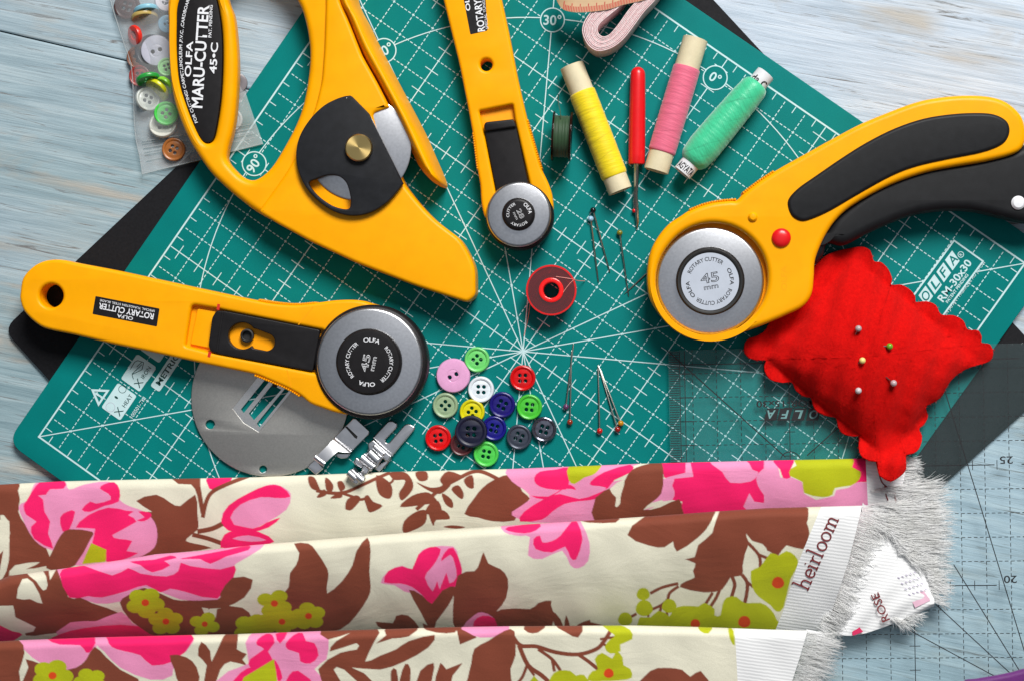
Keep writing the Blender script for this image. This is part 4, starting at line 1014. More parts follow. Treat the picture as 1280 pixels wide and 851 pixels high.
def pincushion():
    knots = [(930.5, 437), (934, 425), (948, 419.5), (957, 413), (962, 404), (975, 390), (990, 372), (1004, 352), (1014, 338), (1030, 322), (1044, 315), (1062, 311), (1078, 309), (1088, 314), (1092.5, 327), (1102, 328.5), (1111, 338), (1115, 349), (1114.5, 356.5), (1127, 356.5), (1138, 363), (1144, 371), (1145, 378), (1158, 377), (1170, 382), (1176.5, 393.5), (1192, 394.5), (1204, 401), (1209.5, 412), (1222, 413), (1227, 421), (1227, 428.5), (1237, 430), (1241.5, 441), (1237, 451), (1222, 456), (1211, 459.5),
             (1199, 466), (1190, 474), (1183, 484), (1178, 494), (1170, 501), (1160, 506), (1157.5, 510), (1160, 520), (1155, 530), (1149, 535.5), (1152.5, 545), (1150, 558), (1143, 565.5), (1133, 568), (1132.5, 572), (1132.5, 586), (1126, 594), (1114, 601), (1103, 596.5), (1098, 590), (1101, 577), (1096, 576.5), (1085, 574.5), (1076, 568), (1073.5, 556), (1075, 545), (1066, 545), (1054, 541.5), (1047.5, 532), (1045.5, 522), (1034, 519.5), (1022, 514), (1016.5, 506), (1014, 497), (1005, 495), (995, 487.5), (990, 477.5),
             (978, 478), (964, 474.5), (957, 466), (955.5, 457), (957.5, 449.5), (946, 450), (935, 446)]
    B = np.array(cr(knots, 3)); C0 = np.array([1086.0, 446.0])
    zb = .74
    top_c, rt_c, bot_c, lf_c = np.array([1068, 312.]), np.array([1238, 441.]), np.array([1114, 598.]), np.array([932, 437.])
    e1 = (rt_c + bot_c) / 2 - (top_c + lf_c) / 2; e2 = (top_c + rt_c) / 2 - (lf_c + bot_c) / 2
    A = np.linalg.inv(np.c_[e1 / 2, e2 / 2])
    def height(P):
        ab = (P - (top_c + rt_c + bot_c + lf_c) / 4) @ A.T
        a, b = np.clip(np.abs(ab[:, 0]) / .86, 0, 1), np.clip(np.abs(ab[:, 1]) / .86, 0, 1)
        h = 1.55 * ((1 - a ** 2.2) * (1 - b ** 2.2)) ** .62
        x, y = ab[:, 0] * 3.1, ab[:, 1] * 3.1
        wr = .10 * np.sin(3.1 * x + 1.7 * y) * np.cos(2.3 * y - x) + .06 * np.sin(6.5 * y + 2 * x) * np.cos(5.3 * x - y)
        edge = np.clip(np.maximum(np.abs(ab[:, 0]), np.abs(ab[:, 1])) - .45, 0, 1)
        lift = .34 + .10 * np.sin(7 * x + 3 * y) + 1.0 * np.clip((P[:, 1] - 540) / 40, 0, 1) ** 1.3
        return zb + lift + h + wr * (.22 + .8 * edge)
    rings = [0, .08, .16, .24, .32, .4, .47, .54, .60, .65, .70, .74, .78, .82, .85, .88, .91, .94, .97, .99, 1.0]
    V, Fc = [], []; nb = len(B)
    for q in rings:
        P = C0 + (B - C0) * q; H = height(P)
        W = atn(P, H)
        V += [tuple(w) for w in W]
    for j in range(len(rings) - 1):
        for i in range(nb):
            Fc.append((j * nb + i, j * nb + (i + 1) % nb, (j + 1) * nb + (i + 1) % nb, (j + 1) * nb + i))
    # rounded pinked edge, second layer beneath
    base = (len(rings) - 1) * nb
    Hb = height(B)
    for dz, q in ((-.06, 1.004), (-.09, .990), (-.11, 1.0), (-.17, .985), (-.20, .8), (-.20, 0)):
        P = C0 + (B - C0) * q; W = atn(P, np.maximum(Hb, 0)); W[:, 2] += dz; 
        if q < .9: W[:, 2] = zb + .02
        j0 = len(V) - nb; V += [tuple(w) for w in W]
        for i in range(nb): Fc.append((j0 + i, j0 + (i + 1) % nb, j0 + nb + (i + 1) % nb, j0 + nb + i))
    me = mesh_from(V, Fc)
    bm = bmesh.new(); bm.from_mesh(me); bmesh.ops.remove_doubles(bm, verts=bm.verts, dist=1e-4); bmesh.ops.recalc_face_normals(bm, faces=bm.faces); bm.to_mesh(me); bm.free()
    FELT = felt()
    c = at(1086, 446, .75)
    t = thing('pincushion', c[0], c[1], .72, 'red felt pincushion with scalloped edges beside the curved cutter', 'pincushion')
    link('cushion', me, FELT, t, 180)
    # loose felt fibres
    ms = []; V, Fc = [], []
    for i in range(2600):
        if i % 3 == 0:
            b = B[rng.integers(nb)]; P = C0 + (b - C0) * rng.uniform(.97, 1.005)
        else:
            b = B[rng.integers(nb)]; P = C0 + (b - C0) * math.sqrt(rng.uniform(0, .98))
        h = float(height(P[None])[0]); w = at(P[0], P[1], h)
        d = rng.normal(size=3); d[2] = abs(d[2]) * .5; d /= np.linalg.norm(d); l = rng.uniform(.05, .13); sd = np.cross(d, rng.normal(size=3)); sd = sd / np.linalg.norm(sd) * .0055
        p0, p1, p2 = w, w + d * l * .6, w + d * l + np.array([0, 0, -.02]); k = len(V)
        V += [p0 - sd, p0 + sd, p1 + sd, p1 - sd, p2]; Fc += [(k, k + 1, k + 2, k + 3), (k + 3, k + 2, k + 4)]
    fz = link('felt_fuzz', mesh_from(V, Fc), FELT, t, 0); fz['kind'] = 'stuff'
    for (px_, py_, tx, ty), col, nm, lab in (((1073, 411, 1067, 422), (176, 160, 160), 'g', 'pearl grey pin head, topmost in the pincushion'), ((1112, 432.8, 1096, 432), (110, 165, 40), 'g', 'green pin head in the pincushion'), ((1078, 450.4, 1070, 455), (238, 215, 130), 'c', 'cream yellow pin head in the pincushion'),
                                       ((1117, 478.6, 1104, 468), (190, 165, 168), 'g', 'pearl pin head in the pincushion, nearest its right corner among the lower two'), ((1073, 488, 1069, 492), (200, 190, 192), 'g', 'pearl white pin head, lowest in the pincushion')):
        h = float(height(np.array([[px_, py_]]))[0]) + .16; w = at(px_, py_, h)
        h2 = float(height(np.array([[tx, ty]]))[0]) - .12; w2 = at(tx, ty, h2)
        p = thing('sewing_pin', w[0], w[1], h, lab, 'pin', 'pins stuck in the pincushion')
        link('head', ball(w[0], w[1], h, .135), glass('pin_bead', col, .2), p)
        link('shaft', tube([w, w2], .028, 6), NEEDLE, p)
pincushion()
# loose brown threads hanging from the cushion's lower tip are part of the selvage print, built with the fabric

# ------------------------------------------------------------------ bag of buttons (top left)
def bag():
    Lf = [(134, -60), (136, -20), (138, 0), (146, 27), (155.7, 57), (163.8, 81), (166.5, 113), (167.8, 151), (170.5, 178), (174.6, 195), (178, 218)]
    Rt = [(283, -60), (285, -20), (287, 0), (291, 27), (295, 57), (299, 88), (306, 113), (315, 140), (320, 155), (324, 166), (329, 180)]
    Lp, Rp = np.array(cr(Lf, 6, False)), np.array(cr(Rt, 6, False)); n = len(Lp); mcols = 44
    c = at(230, 90, .1)
    t = thing('button_bag', c[0], c[1], .1, 'small clear plastic zip bag full of buttons under the looped cutter handle', 'plastic bag')
    FILM = clear_film('bag_plastic', (.95, .96, .96), .20, (.84, .86, .88), .13, bumpscale=95, bs=1.0)
    V, Fc = [], []
    def hgt(i, s_):
        v = i / (n - 1); edge = math.sin(math.pi * min(1, max(0, s_))) ** .5
        body = .66 * edge * (1 if v < .72 else max(.12, 1 - (v - .72) / .12))
        wr = .045 * math.sin(9 * s_ + 14 * v) * math.sin(23 * v + 3 * s_) + .02 * math.sin(41 * s_ + 9 * v)
        if v > .80: wr = .035 * math.sin((v - .80) * 260) * (1 if v < .96 else .2) + .03 * math.sin(70 * s_ + 8 * v) * (1 if s_ < .2 or s_ > .8 else .2)
        return body + wr * edge
    for lay in (1, 0):
        for i in range(n):
            for j in range(mcols + 1):
                s_ = j / mcols; p = Lp[i] + (Rp[i] - Lp[i]) * s_
                base = .06 + (.42 if s_ > .62 + .0 and i > n * .6 else .20 * s_)
                z = base + .06 + (hgt(i, s_) if lay else 0); w = at(p[0], p[1], z); V.append((w[0], w[1], z))
    w1 = mcols + 1
    for lay in (0, 1):
        o_ = lay * n * w1
        for i in range(n - 1):
            for j in range(mcols): q = o_ + i * w1 + j; Fc.append((q, q + 1, q + w1 + 1, q + w1))
    link('film', mesh_from(V, Fc), FILM, t, 60)
    # pressed zip ribs and welded edge
    RIB = clear_film('zip_plastic', (.80, .84, .84), .22, (.85, .88, .9), .12)
    ribs = []
    for v in (.80, .825, .86, .885, .91, .94):
        i = int(v * (n - 1)); pts = []
        for j in range(2, mcols - 1): s_ = j / mcols; p = Lp[i] + (Rp[i] - Lp[i]) * s_; z = .15 + hgt(i, s_) + (.38 if s_ > .62 else .2 * s_); pts.append(at(p[0], p[1], z))
        ribs.append(tube(pts, .022, 5))
    link('zip_strip', join(*ribs), RIB, t, 60)
    ed = []
    for P in (Lp, Rp):
        ed.append(tube([at(p[0], p[1], .3) for p in P[::3]], .03, 5))
    ed.append(tube([at(*(Lp[-1] + (Rp[-1] - Lp[-1]) * s_), .3 + .22 * s_) for s_ in np.linspace(0, 1, 14)], .03, 5))
    link('welded_edge', join(*ed), RIB, t, 60)
    G = 'buttons inside the plastic bag'
    spec = [  # px, py, r, z, squash, tilt dir deg, tilt deg, colour, holes, label
        (205, 2, 13, .35, 10, 30, (215, 212, 222), 2, 'white two hole button at the very top of the plastic bag'),
        (184, 14.5, 17, .3, -80, 76, (130, 185, 205), 4, 'pale blue button standing on edge inside the plastic bag'),
        (181, 22.5, 17, .2, -80, 74, (190, 165, 95), 4, 'tan button on edge under the pale blue one in the bag'),
        (158, 8, 17, .12, 0, 0, (70, 40, 38), 4, 'dark brown button in the upper left corner of the bag'),
        (168, 44, 13, .35, 200, 45, (225, 45, 30), 0, 'bright red tilted button at the left side of the bag'),
        (189, 64.5, 22, .12, 0, 0, (22, 34, 52), 4, 'large dark navy button under the big grey one in the bag'),
        (195, 63.5, 20, .40, 0, 5, (185, 186, 200), 2, 'large pale grey two hole button in the bag'),
        (172, 72, 15, .1, 0, 0, (120, 70, 45), 4, 'brown button in the bag beside the large grey one'),
        (174, 95, 14, .12, 0, 0, (150, 50, 45), 4, 'brownish red button low at the left side of the bag'),
        (208, 30, 11.5, .4, 0, 10, (120, 165, 190), 2, 'blue button in the bag half hidden by the cutter handle'),
        (208, 84, 12, .45, 0, 10, (150, 215, 140), 4, 'pale green button against the cutter handle in the bag'),
        (186, 100, 16, .38, -75, 74, (40, 150, 60), 4, 'dark green button standing on edge in the bag'),
        (196, 112, 17, .3, -125, 58, (200, 200, 25), 4, 'yellow tilted button in the bag'),
        (205, 107, 13, .42, -125, 50, (140, 215, 60), 4, 'lime green tilted button lying on the yellow one in the bag'),
        (184, 124, 16, .25, 15, 35, (185, 190, 185), 4, 'translucent white button at the left of the bag'),
        (207, 142, 15.5, .45, 0, 12, (70, 200, 75), 4, 'green four hole button in the middle of the bag'),
        (203, 156, 18, .2, 80, 20, (205, 205, 195), 4, 'off white button under the green four hole one in the bag'),
        (216.5, 187, 15, .22, 0, 4, (165, 100, 45), 4, 'brown wooden button at the zip end of the bag'),
        (296, 104, 13, .35, 0, 10, (125, 120, 125), 2, 'grey button in the bag to the right of the cutter handle'),
        (288, 150, 15, .5, 0, 10, (200, 205, 205), 4, 'white button in the bag beside the zip, right of the cutter handle'),
        (258, 120, 18, .2, 0, 0, (170, 60, 60), 4, None), (235, 60, 18, .25, 0, 0, (90, 130, 90), 4, None)]
    for i, (x, y, r, z, td, ta, col, nh, lab) in enumerate(spec):
        if lab is None: continue
        me = button_mesh(x, y, r, z, holes=nh or 4, rot=.6 + i, h=.2, rim=.72 if nh == 4 else .4)
        p = at(x, y, z + .2); cvec = Vector((p[0], p[1], z + .1))
        ax = Vector((math.cos(R(td) + math.pi / 2), math.sin(R(td) + math.pi / 2), 0))
        M = Matrix.Translation(cvec + Vector((0, 0, (.12 if ta > 60 else 0)))) @ Matrix.Rotation(R(ta), 4, ax) @ Matrix.Translation(-cvec)
        me.transform(M)
        o = link('sewing_button', me, bmat('bag_button_%d' % i, col, .3), None); tagt(o, lab, 'button', G)
bag()

# ------------------------------------------------------------------ floral fabric in three folds
CREAM = lin((232, 228, 206)); BRN = lin((132, 66, 46)); HOT = lin((250, 24, 106)); PNK = lin((240, 150, 192)); GRN = lin((184, 190, 16)); DOT = lin((222, 72, 22))
CROPS = {'A': (0, 426), 'B': (320, 426), 'C': (640, 426), 'D': (960, 426), 'E': (0, 638), 'F': (320, 638), 'G': (640, 638), 'H': (960, 638)}
ORN = []                                       # the printed pattern: (fold, colour, outline) in order
def pr(fold, col, crop, pts, sm=3):
    ox, oy = CROPS[crop]; P = [(ox + x / 3.994, oy + y / 3.994) for x, y in pts]
    ORN.append((fold, col, np.array(cr(P, sm) if sm > 1 else P)))
def ln(fold, col, crop, pts, w):
    P = np.array(cr(pts, 4, False)); T = np.gradient(P, axis=0); T /= np.linalg.norm(T, axis=1)[:, None] + 1e-9; Nn = np.c_[-T[:, 1], T[:, 0]]
    pr(fold, col, crop, list(P + Nn * w / 2) + list((P - Nn * w / 2)[::-1]), 1)
def blossom(fold, crop, x, y, r, a0=0.3, n=5, col=GRN, dot=True, sq=.8):
    for i in range(n):
        a = a0 + 2 * math.pi * i / n; cx, cy = x + r * .55 * math.cos(a), y + r * .55 * sq * math.sin(a)
        pr(fold, col, crop, [(cx + r * .46 * math.cos(b), cy + r * .44 * sq * math.sin(b)) for b in np.linspace(0, 2 * math.pi, 14)[:-1]], 1)
    pr(fold, col, crop, [(x + r * .35 * math.cos(b), y + r * .35 * math.sin(b)) for b in np.linspace(0, 2 * math.pi, 12)[:-1]], 1)
    if dot: pr(fold, DOT, crop, [(x + r * .2 * math.cos(b), y + r * .18 * math.sin(b)) for b in np.linspace(0, 2 * math.pi, 12)[:-1]], 1)
def disc(fold, crop, x, y, r, col):
    pr(fold, col, crop, [(x + r * math.cos(b) * (1 + .06 * math.sin(3 * b)), y + r * .95 * math.sin(b)) for b in np.linspace(0, 2 * math.pi, 16)[:-1]], 1)
# --- first fold
pr(1, BRN, 'A', [(-60, 690), (95, 690), (90, 745), (100, 790), (92, 851), (130, 920), (230, 1030), (240, 1120), (100, 1140), (40, 1180), (-60, 1200), (-60, 1100), (-20, 1080), (40, 1010), (48, 920), (30, 885), (-60, 880)], 2)
pr(1, CREAM, 'A', [(95, 712), (150, 712), (122, 772)], 1)
pr(1, CREAM, 'A', [(0, 868), (40, 895), (45, 1090), (15, 1180), (-10, 1185), (25, 1000), (10, 910)], 2)
pr(1, CREAM, 'A', [(45, 1170), (75, 1118), (200, 1102), (130, 1137)], 2)
pr(1, BRN, 'A', [(680, 797), (780, 765), (850, 805), (900, 822), (975, 765), (985, 851), (990, 907), (985, 942), (930, 987), (950, 1005), (1060, 1032), (900, 1055), (760, 1070), (600, 1090), (600, 1000), (700, 860), (760, 851)], 2)
pr(1, BRN, 'A', [(850, 660), (985, 660), (1000, 720), (1012, 790), (1022, 860), (1002, 860), (985, 770), (955, 715), (890, 712)], 2)
pr(1, HOT, 'A', [(1035, 660), (1155, 660), (1140, 715), (1095, 740), (1045, 735)], 2)
ln(1, BRN, 'A', [(1012, 880), (1030, 800), (1060, 752), (1130, 715), (1240, 672)], 20)
ln(1, BRN, 'A', [(985, 950), (1060, 935), (1120, 905)], 24)
ln(1, BRN, 'A', [(960, 965), (1040, 985), (1110, 1010)], 22)
pr(1, PNK, 'A', [(140, 790), (170, 715), (220, 690), (320, 695), (345, 740), (420, 715), (540, 700), (590, 740), (598, 790), (640, 820), (720, 850), (770, 900), (785, 960), (770, 1030), (690, 1080), (600, 1100), (540, 1100), (470, 1110), (375, 1118), (400, 1060), (255, 1042), (170, 990), (110, 880), (95, 820)])
pr(1, HOT, 'A', [(130, 800), (180, 720), (220, 698), (322, 698), (318, 735), (250, 738), (230, 765), (190, 770), (215, 790), (222, 851), (250, 900), (240, 960), (265, 1035), (170, 985), (155, 925), (182, 900), (130, 865), (118, 820)], 2)
pr(1, HOT, 'A', [(498, 735), (520, 713), (570, 703), (597, 740), (592, 800), (520, 822), (450, 851), (408, 840), (450, 800), (480, 810), (552, 790), (540, 760)], 2)
pr(1, HOT, 'A', [(378, 930), (440, 868), (540, 830), (630, 845), (668, 850), (640, 868), (682, 900), (560, 967), (600, 987), (660, 997), (632, 1047), (690, 1057), (600, 1095), (530, 1100), (525, 1047), (460, 1007), (475, 935)], 2)
pr(1, HOT, 'A', [(690, 850), (742, 852), (757, 872), (720, 898), (682, 893), (722, 878)], 2)
pr(1, HOT, 'A', [(335, 850), (375, 850), (345, 942), (312, 947), (300, 880)], 2)
pr(1, GRN, 'A', [(455, 1007), (530, 1040), (528, 1100), (410, 1112), (430, 1062)], 1)
pr(1, BRN, 'A', [(265, 1040), (305, 965), (350, 938), (460, 950), (452, 987), (375, 1118), (300, 1140), (230, 1132)], 2)
pr(1, PNK, 'A', [(1110, 860), (1160, 810), (1240, 760), (1320, 722), (1380, 715), (1440, 745), (1452, 778), (1430, 840), (1330, 905), (1240, 940), (1130, 930)], 2)
pr(1, HOT, 'A', [(1105, 890), (1140, 820), (1240, 758), (1330, 720), (1400, 722), (1450, 775), (1380, 782), (1300, 778), (1200, 815), (1150, 880), (1180, 930), (1120, 920)], 2)
pr(1, HOT, 'A', [(1120, 905), (1260, 935), (1330, 905), (1400, 880), (1340, 930), (1240, 955), (1140, 945)], 2)
pr(1, HOT, 'A', [(1100, 1030), (1120, 965), (1180, 945), (1290, 950), (1370, 1000), (1270, 1030), (1180, 1030)], 2)
pr(1, PNK, 'A', [(1160, 985), (1240, 968), (1330, 992), (1250, 1000)], 2)
for P in ([(262, 675), (292, 680), (312, 720), (320, 748), (280, 737), (262, 705)], [(345, 683), (366, 690), (387, 722), (376, 752), (350, 740)], [(303, 776), (340, 738), (352, 765), (322, 780)], [(405, 705), (430, 698), (446, 732), (420, 748)], [(370, 782), (422, 752), (430, 778), (400, 785)],
          [(445, 832), (455, 790), (500, 768), (522, 790), (480, 840), (455, 842)], [(540, 780), (560, 768), (585, 800), (632, 822), (570, 855), (550, 820)], [(600, 668), (660, 698), (682, 740), (670, 785), (628, 775), (605, 740)], [(665, 655), (740, 652), (778, 690), (782, 740), (730, 795), (713, 760), (737, 720), (742, 692), (690, 692)],
          [(795, 655), (850, 650), (857, 690), (815, 697)], [(800, 703), (870, 730), (930, 720), (918, 690), (960, 648), (1042, 680), (980, 692), (970, 722), (920, 762), (860, 745)], [(718, 826), (780, 770), (850, 753), (882, 770), (902, 802), (830, 817)], [(845, 860), (870, 808), (912, 798), (925, 860)], [(928, 758), (977, 790), (982, 832), (945, 812)], [(975, 740), (1010, 718), (1037, 760), (1025, 788)], [(1038, 690), (1080, 668), (1087, 732), (1055, 727)],
          [(735, 955), (740, 897), (800, 850), (850, 845), (845, 907), (790, 942)], [(862, 845), (940, 845), (967, 887), (900, 892), (885, 922)], [(935, 927), (980, 918), (1045, 927), (1000, 936)]):
    pr(1, BRN, 'B', P, 3)
ln(1, BRN, 'B', [(300, 745), (380, 758), (450, 752), (520, 722), (600, 685), (670, 655)], 17)
ln(1, BRN, 'B', [(420, 755), (480, 775), (520, 790), (560, 780)], 14)
ln(1, BRN, 'B', [(800, 840), (870, 780), (930, 730), (1000, 690), (1080, 652), (1140, 655), (1230, 700)], 19)
ln(1, BRN, 'B', [(690, 660), (680, 700), (640, 720)], 12)
pr(1, BRN, 'B', [(1040, 862), (1090, 782), (1130, 732), (1190, 690), (1280, 665), (1330, 750), (1368, 785), (1320, 832), (1290, 895), (1180, 898), (1110, 880)], 2)
pr(1, PNK, 'C', [(0, 700), (-20, 620), (290, 612), (600, 600), (640, 610), (560, 640), (500, 700), (560, 690), (520, 740), (415, 800), (415, 860), (420, 900), (330, 905), (100, 905), (20, 880), (0, 851), (90, 790), (60, 740)], 2)
pr(1, HOT, 'C', [(112, 680), (140, 650), (220, 640), (287, 630), (285, 700), (268, 740), (170, 735), (120, 712)], 2)
pr(1, HOT, 'C', [(400, 720), (393, 700), (460, 653), (590, 615), (600, 650), (512, 692), (480, 732), (420, 762), (335, 787), (240, 762), (160, 787), (60, 851), (40, 900), (150, 890), (200, 851), (262, 812), (340, 797), (425, 785), (470, 730)], 2)
pr(1, HOT, 'C', [(95, 770), (180, 775), (250, 735), (290, 715), (320, 742), (260, 735), (170, 790)], 2)
pr(1, PNK, 'C', [(250, 851), (330, 815), (415, 800), (412, 895), (330, 900), (240, 880)], 2)
pr(1, GRN, 'C', [(288, 612), (440, 605), (430, 645), (400, 668), (360, 680), (312, 712), (283, 690)], 2)
pr(1, HOT, 'C', [(742, 590), (900, 585), (970, 580), (1300, 570), (1300, 870), (835, 870), (850, 800), (790, 790), (800, 690), (760, 680)], 1)
pr(1, PNK, 'C', [(752, 690), (812, 678), (800, 720), (812, 750), (800, 792), (740, 800), (700, 832), (660, 840), (745, 760)], 2)
pr(1, PNK, 'C', [(868, 595), (888, 592), (906, 676), (800, 687), (770, 680), (865, 656)], 1)
pr(1, PNK, 'C', [(975, 585), (1150, 580), (1200, 640), (1228, 650), (1222, 672), (1190, 700), (1090, 706), (1050, 652)], 2)
pr(1, PNK, 'C', [(1222, 672), (1250, 640), (1290, 630), (1290, 790), (1240, 742), (1222, 702)], 2)
pr(1, PNK, 'C', [(1155, 825), (1185, 758), (1210, 800), (1280, 810), (1250, 850), (1180, 850)], 1)
pr(1, BRN, 'C', [(580, 662), (620, 630), (680, 612), (745, 598), (756, 680), (745, 760), (700, 802), (655, 842), (660, 900), (415, 905), (412, 800), (430, 770), (490, 733), (522, 780), (522, 820), (540, 810), (546, 740)], 2)
pr(1, CREAM, 'C', [(488, 737), (562, 688), (546, 760), (532, 822), (514, 822), (520, 780)], 2)
pr(1, BRN, 'C', [(665, 850), (740, 828), (835, 788), (848, 851), (840, 890), (640, 890)], 2)
pr(1, CREAM, 'C', [(655, 842), (700, 806), (750, 792), (755, 802), (700, 828)], 1)
pr(1, PNK, 'D', [(-20, 580), (30, 600), (50, 620), (62, 680), (120, 680), (170, 702), (180, 760), (240, 792), (330, 772), (340, 742), (400, 732), (450, 702), (520, 705), (520, 850), (250, 850), (-20, 850)], 1)
pr(1, HOT, 'D', [(15, 575), (132, 575), (112, 640), (112, 680), (75, 682), (60, 640)], 2)
pr(1, HOT, 'D', [(395, 570), (520, 560), (520, 702), (450, 702), (410, 722), (462, 650), (420, 630)], 1)
pr(1, GRN, 'D', [(150, 575), (412, 570), (420, 628), (462, 650), (455, 690), (412, 720), (335, 732), (322, 765), (272, 778), (180, 756), (172, 702), (110, 672), (113, 637), (142, 620)], 2)
pr(1, HOT, 'D', [(212, 838), (230, 830), (255, 835), (250, 850), (215, 850)], 1)
pr(1, BRN, 'D', [(-20, 860), (0, 838), (100, 830), (150, 850), (150, 870)], 1)
pr(1, BRN, 'G', [(400, 0), (850, -10), (860, 20), (640, 40), (430, 55)], 1)
# --- second fold
pr(2, BRN, 'E', [(-60, 340), (60, 300), (130, 290), (210, 285), (300, 260), (340, 430), (400, 430), (460, 460), (600, 513), (500, 547), (370, 560), (360, 582), (330, 602), (230, 615), (130, 622), (100, 552), (70, 522), (65, 480), (0, 492), (-60, 495)], 2)
pr(2, CREAM, 'E', [(112, 340), (165, 358), (212, 462), (150, 440), (83, 436)], 2)
pr(2, CREAM, 'E', [(130, 305), (210, 290), (238, 370), (215, 397), (180, 350)], 2)
pr(2, CREAM, 'E', [(240, 280), (290, 275), (250, 345)], 1)
pr(2, CREAM, 'E', [(-60, 492), (65, 472), (76, 530), (178, 580), (120, 612), (-60, 570)], 2)
pr(2, HOT, 'E', [(-60, 555), (60, 600), (112, 618), (20, 670), (-60, 670)], 2)
pr(2, PNK, 'E', [(352, 556), (480, 550), (605, 503), (660, 560), (720, 580), (830, 602), (900, 640), (300, 650)], 2)
pr(2, HOT, 'E', [(300, 615), (420, 585), (600, 568), (750, 590), (760, 640), (280, 650)], 2)
pr(2, PNK, 'E', [(296, 320), (310, 270), (560, 245), (780, 195), (1000, 180), (1300, 145), (1300, 190), (1180, 262), (1172, 282), (1166, 332), (1086, 442), (900, 442), (720, 380), (600, 452), (480, 462), (400, 432), (345, 432)], 2)
pr(2, HOT, 'E', [(298, 315), (340, 283), (420, 273), (560, 322), (640, 285), (700, 312), (830, 327), (890, 300), (902, 258), (950, 275), (1100, 292), (1172, 273), (1166, 330), (1085, 437), (930, 405), (850, 388), (800, 407), (730, 370), (640, 397), (510, 432), (440, 425), (345, 432)], 2)
pr(2, HOT, 'E', [(648, 252), (770, 243), (850, 222), (882, 235), (820, 250), (850, 272), (760, 307), (700, 270)], 2)
pr(2, HOT, 'E', [(958, 227), (1140, 193), (1240, 170), (1240, 195), (1130, 227), (1050, 264), (1000, 240), (900, 240)], 2)
pr(2, BRN, 'E', [(598, 457), (640, 420), (720, 383), (840, 430), (900, 447), (1085, 442), (1100, 412), (1160, 333), (1262, 343), (1220, 432), (1120, 482), (1050, 487), (1042, 502), (1062, 520), (1092, 560), (1100, 640), (820, 640), (700, 582), (640, 532)], 2)
pr(2, CREAM, 'E', [(1008, 482), (1040, 487), (1048, 535), (1022, 515)], 1)
pr(2, BRN, 'E', [(1083, 490), (1210, 483), (1262, 542), (1280, 640), (1100, 640)], 2)
blossom(2, 'E', 725, 458, 98, .2); blossom(2, 'E', 828, 552, 88, .9); blossom(2, 'E', 1022, 565, 78, .4, 4); blossom(2, 'E', 1262, 590, 100, .1)
pr(2, BRN, 'F', [(190, 163), (262, 163), (300, 200), (357, 290), (360, 340), (355, 412), (430, 350), (482, 270), (502, 200), (556, 132), (572, 200), (566, 300), (573, 380), (560, 432), (500, 522), (420, 592), (250, 630), (60, 630), (60, 530), (120, 430), (163, 380), (170, 310), (200, 270), (216, 210)], 2)
blossom(2, 'F', 92, 462, 92, .5, 4); blossom(2, 'F', 130, 553, 86, .2, 5); blossom(2, 'F', 262, 525, 88, .8); blossom(2, 'F', 20, 575, 80, .2, 5, dot=False)
pr(2, PNK, 'F', [(622, 360), (660, 300), (730, 273), (780, 290), (810, 218), (860, 182), (985, 177), (1010, 230), (1030, 300), (1000, 382), (920, 402), (880, 462), (800, 417), (740, 402), (690, 370)], 2)
pr(2, HOT, 'F', [(640, 357), (660, 300), (730, 276), (780, 290), (810, 218), (870, 180), (922, 190), (900, 250), (870, 290), (843, 332), (882, 402), (905, 348), (917, 392), (950, 308), (966, 362), (1002, 330), (992, 260), (970, 218), (925, 252), (940, 210), (985, 183), (1028, 290), (1005, 372), (930, 397), (878, 467), (830, 420), (780, 380), (720, 362)], 2)
pr(2, BRN, 'F', [(763, 393), (830, 422), (878, 464), (930, 397), (1002, 378), (960, 472), (900, 552), (893, 590), (868, 590), (820, 502)], 2)
pr(2, BRN, 'F', [(1008, 322), (1090, 300), (1115, 262), (1136, 205), (1160, 262), (1220, 290), (1258, 340), (1250, 432), (1200, 502), (1110, 590), (1000, 600), (983, 492)], 2)
pr(2, BRN, 'F', [(1178, 522), (1220, 495), (1280, 488), (1400, 490), (1470, 460), (1470, 600), (1200, 600)], 2)
pr(2, PNK, 'F', [(1028, 587), (1090, 520), (1130, 506), (1182, 530), (1202, 590), (1120, 610)], 2)
pr(2, HOT, 'F', [(1088, 552), (1130, 523), (1190, 535), (1202, 590), (1098, 592)], 2)
pr(2, BRN, 'F', [(596, 553), (682, 560), (700, 523), (760, 522), (812, 577), (800, 600), (650, 600)], 2)
pr(2, BRN, 'F', [(832, 560), (880, 582), (840, 600)], 1)
pr(2, PNK, 'F', [(1222, 70), (1290, 60), (1290, 118), (1240, 106)], 2)
pr(2, PNK, 'G', [(-20, 50), (140, 40), (310, 35), (352, 70), (387, 160), (380, 250), (330, 287), (290, 270), (250, 198), (150, 240), (80, 222), (90, 130), (40, 125), (-20, 110)], 2)
pr(2, HOT, 'G', [(-20, 80), (140, 62), (120, 97), (60, 112), (-20, 100)], 2)
pr(2, HOT, 'G', [(243, 122), (300, 50), (327, 58), (352, 140), (320, 242), (290, 230), (265, 178), (200, 207), (118, 190), (108, 140), (140, 123), (152, 157), (200, 150)], 2)
pr(2, BRN, 'G', [(352, 40), (520, 25), (518, 58), (380, 58)], 2)
pr(2, BRN, 'G', [(576, 120), (662, 28), (860, -10), (1012, -30), (990, 60), (930, 132), (823, 203), (804, 153), (760, 182), (680, 172)], 2)
pr(2, BRN, 'G', [(1035, 0), (1130, -40), (1440, -40), (1480, 20), (1472, 60), (1485, 110), (1455, 192), (1370, 172), (1330, 222), (1290, 205), (1230, 182), (1180, 168), (1152, 270), (1150, 322), (1090, 332), (1050, 392), (960, 407), (838, 380), (870, 350), (912, 332), (903, 300), (916, 262), (862, 240), (912, 230), (930, 170), (1000, 110)], 2)
pr(2, CREAM, 'G', [(1168, 112), (1200, 150), (1250, 165), (1275, 200), (1235, 195), (1185, 160)], 2)
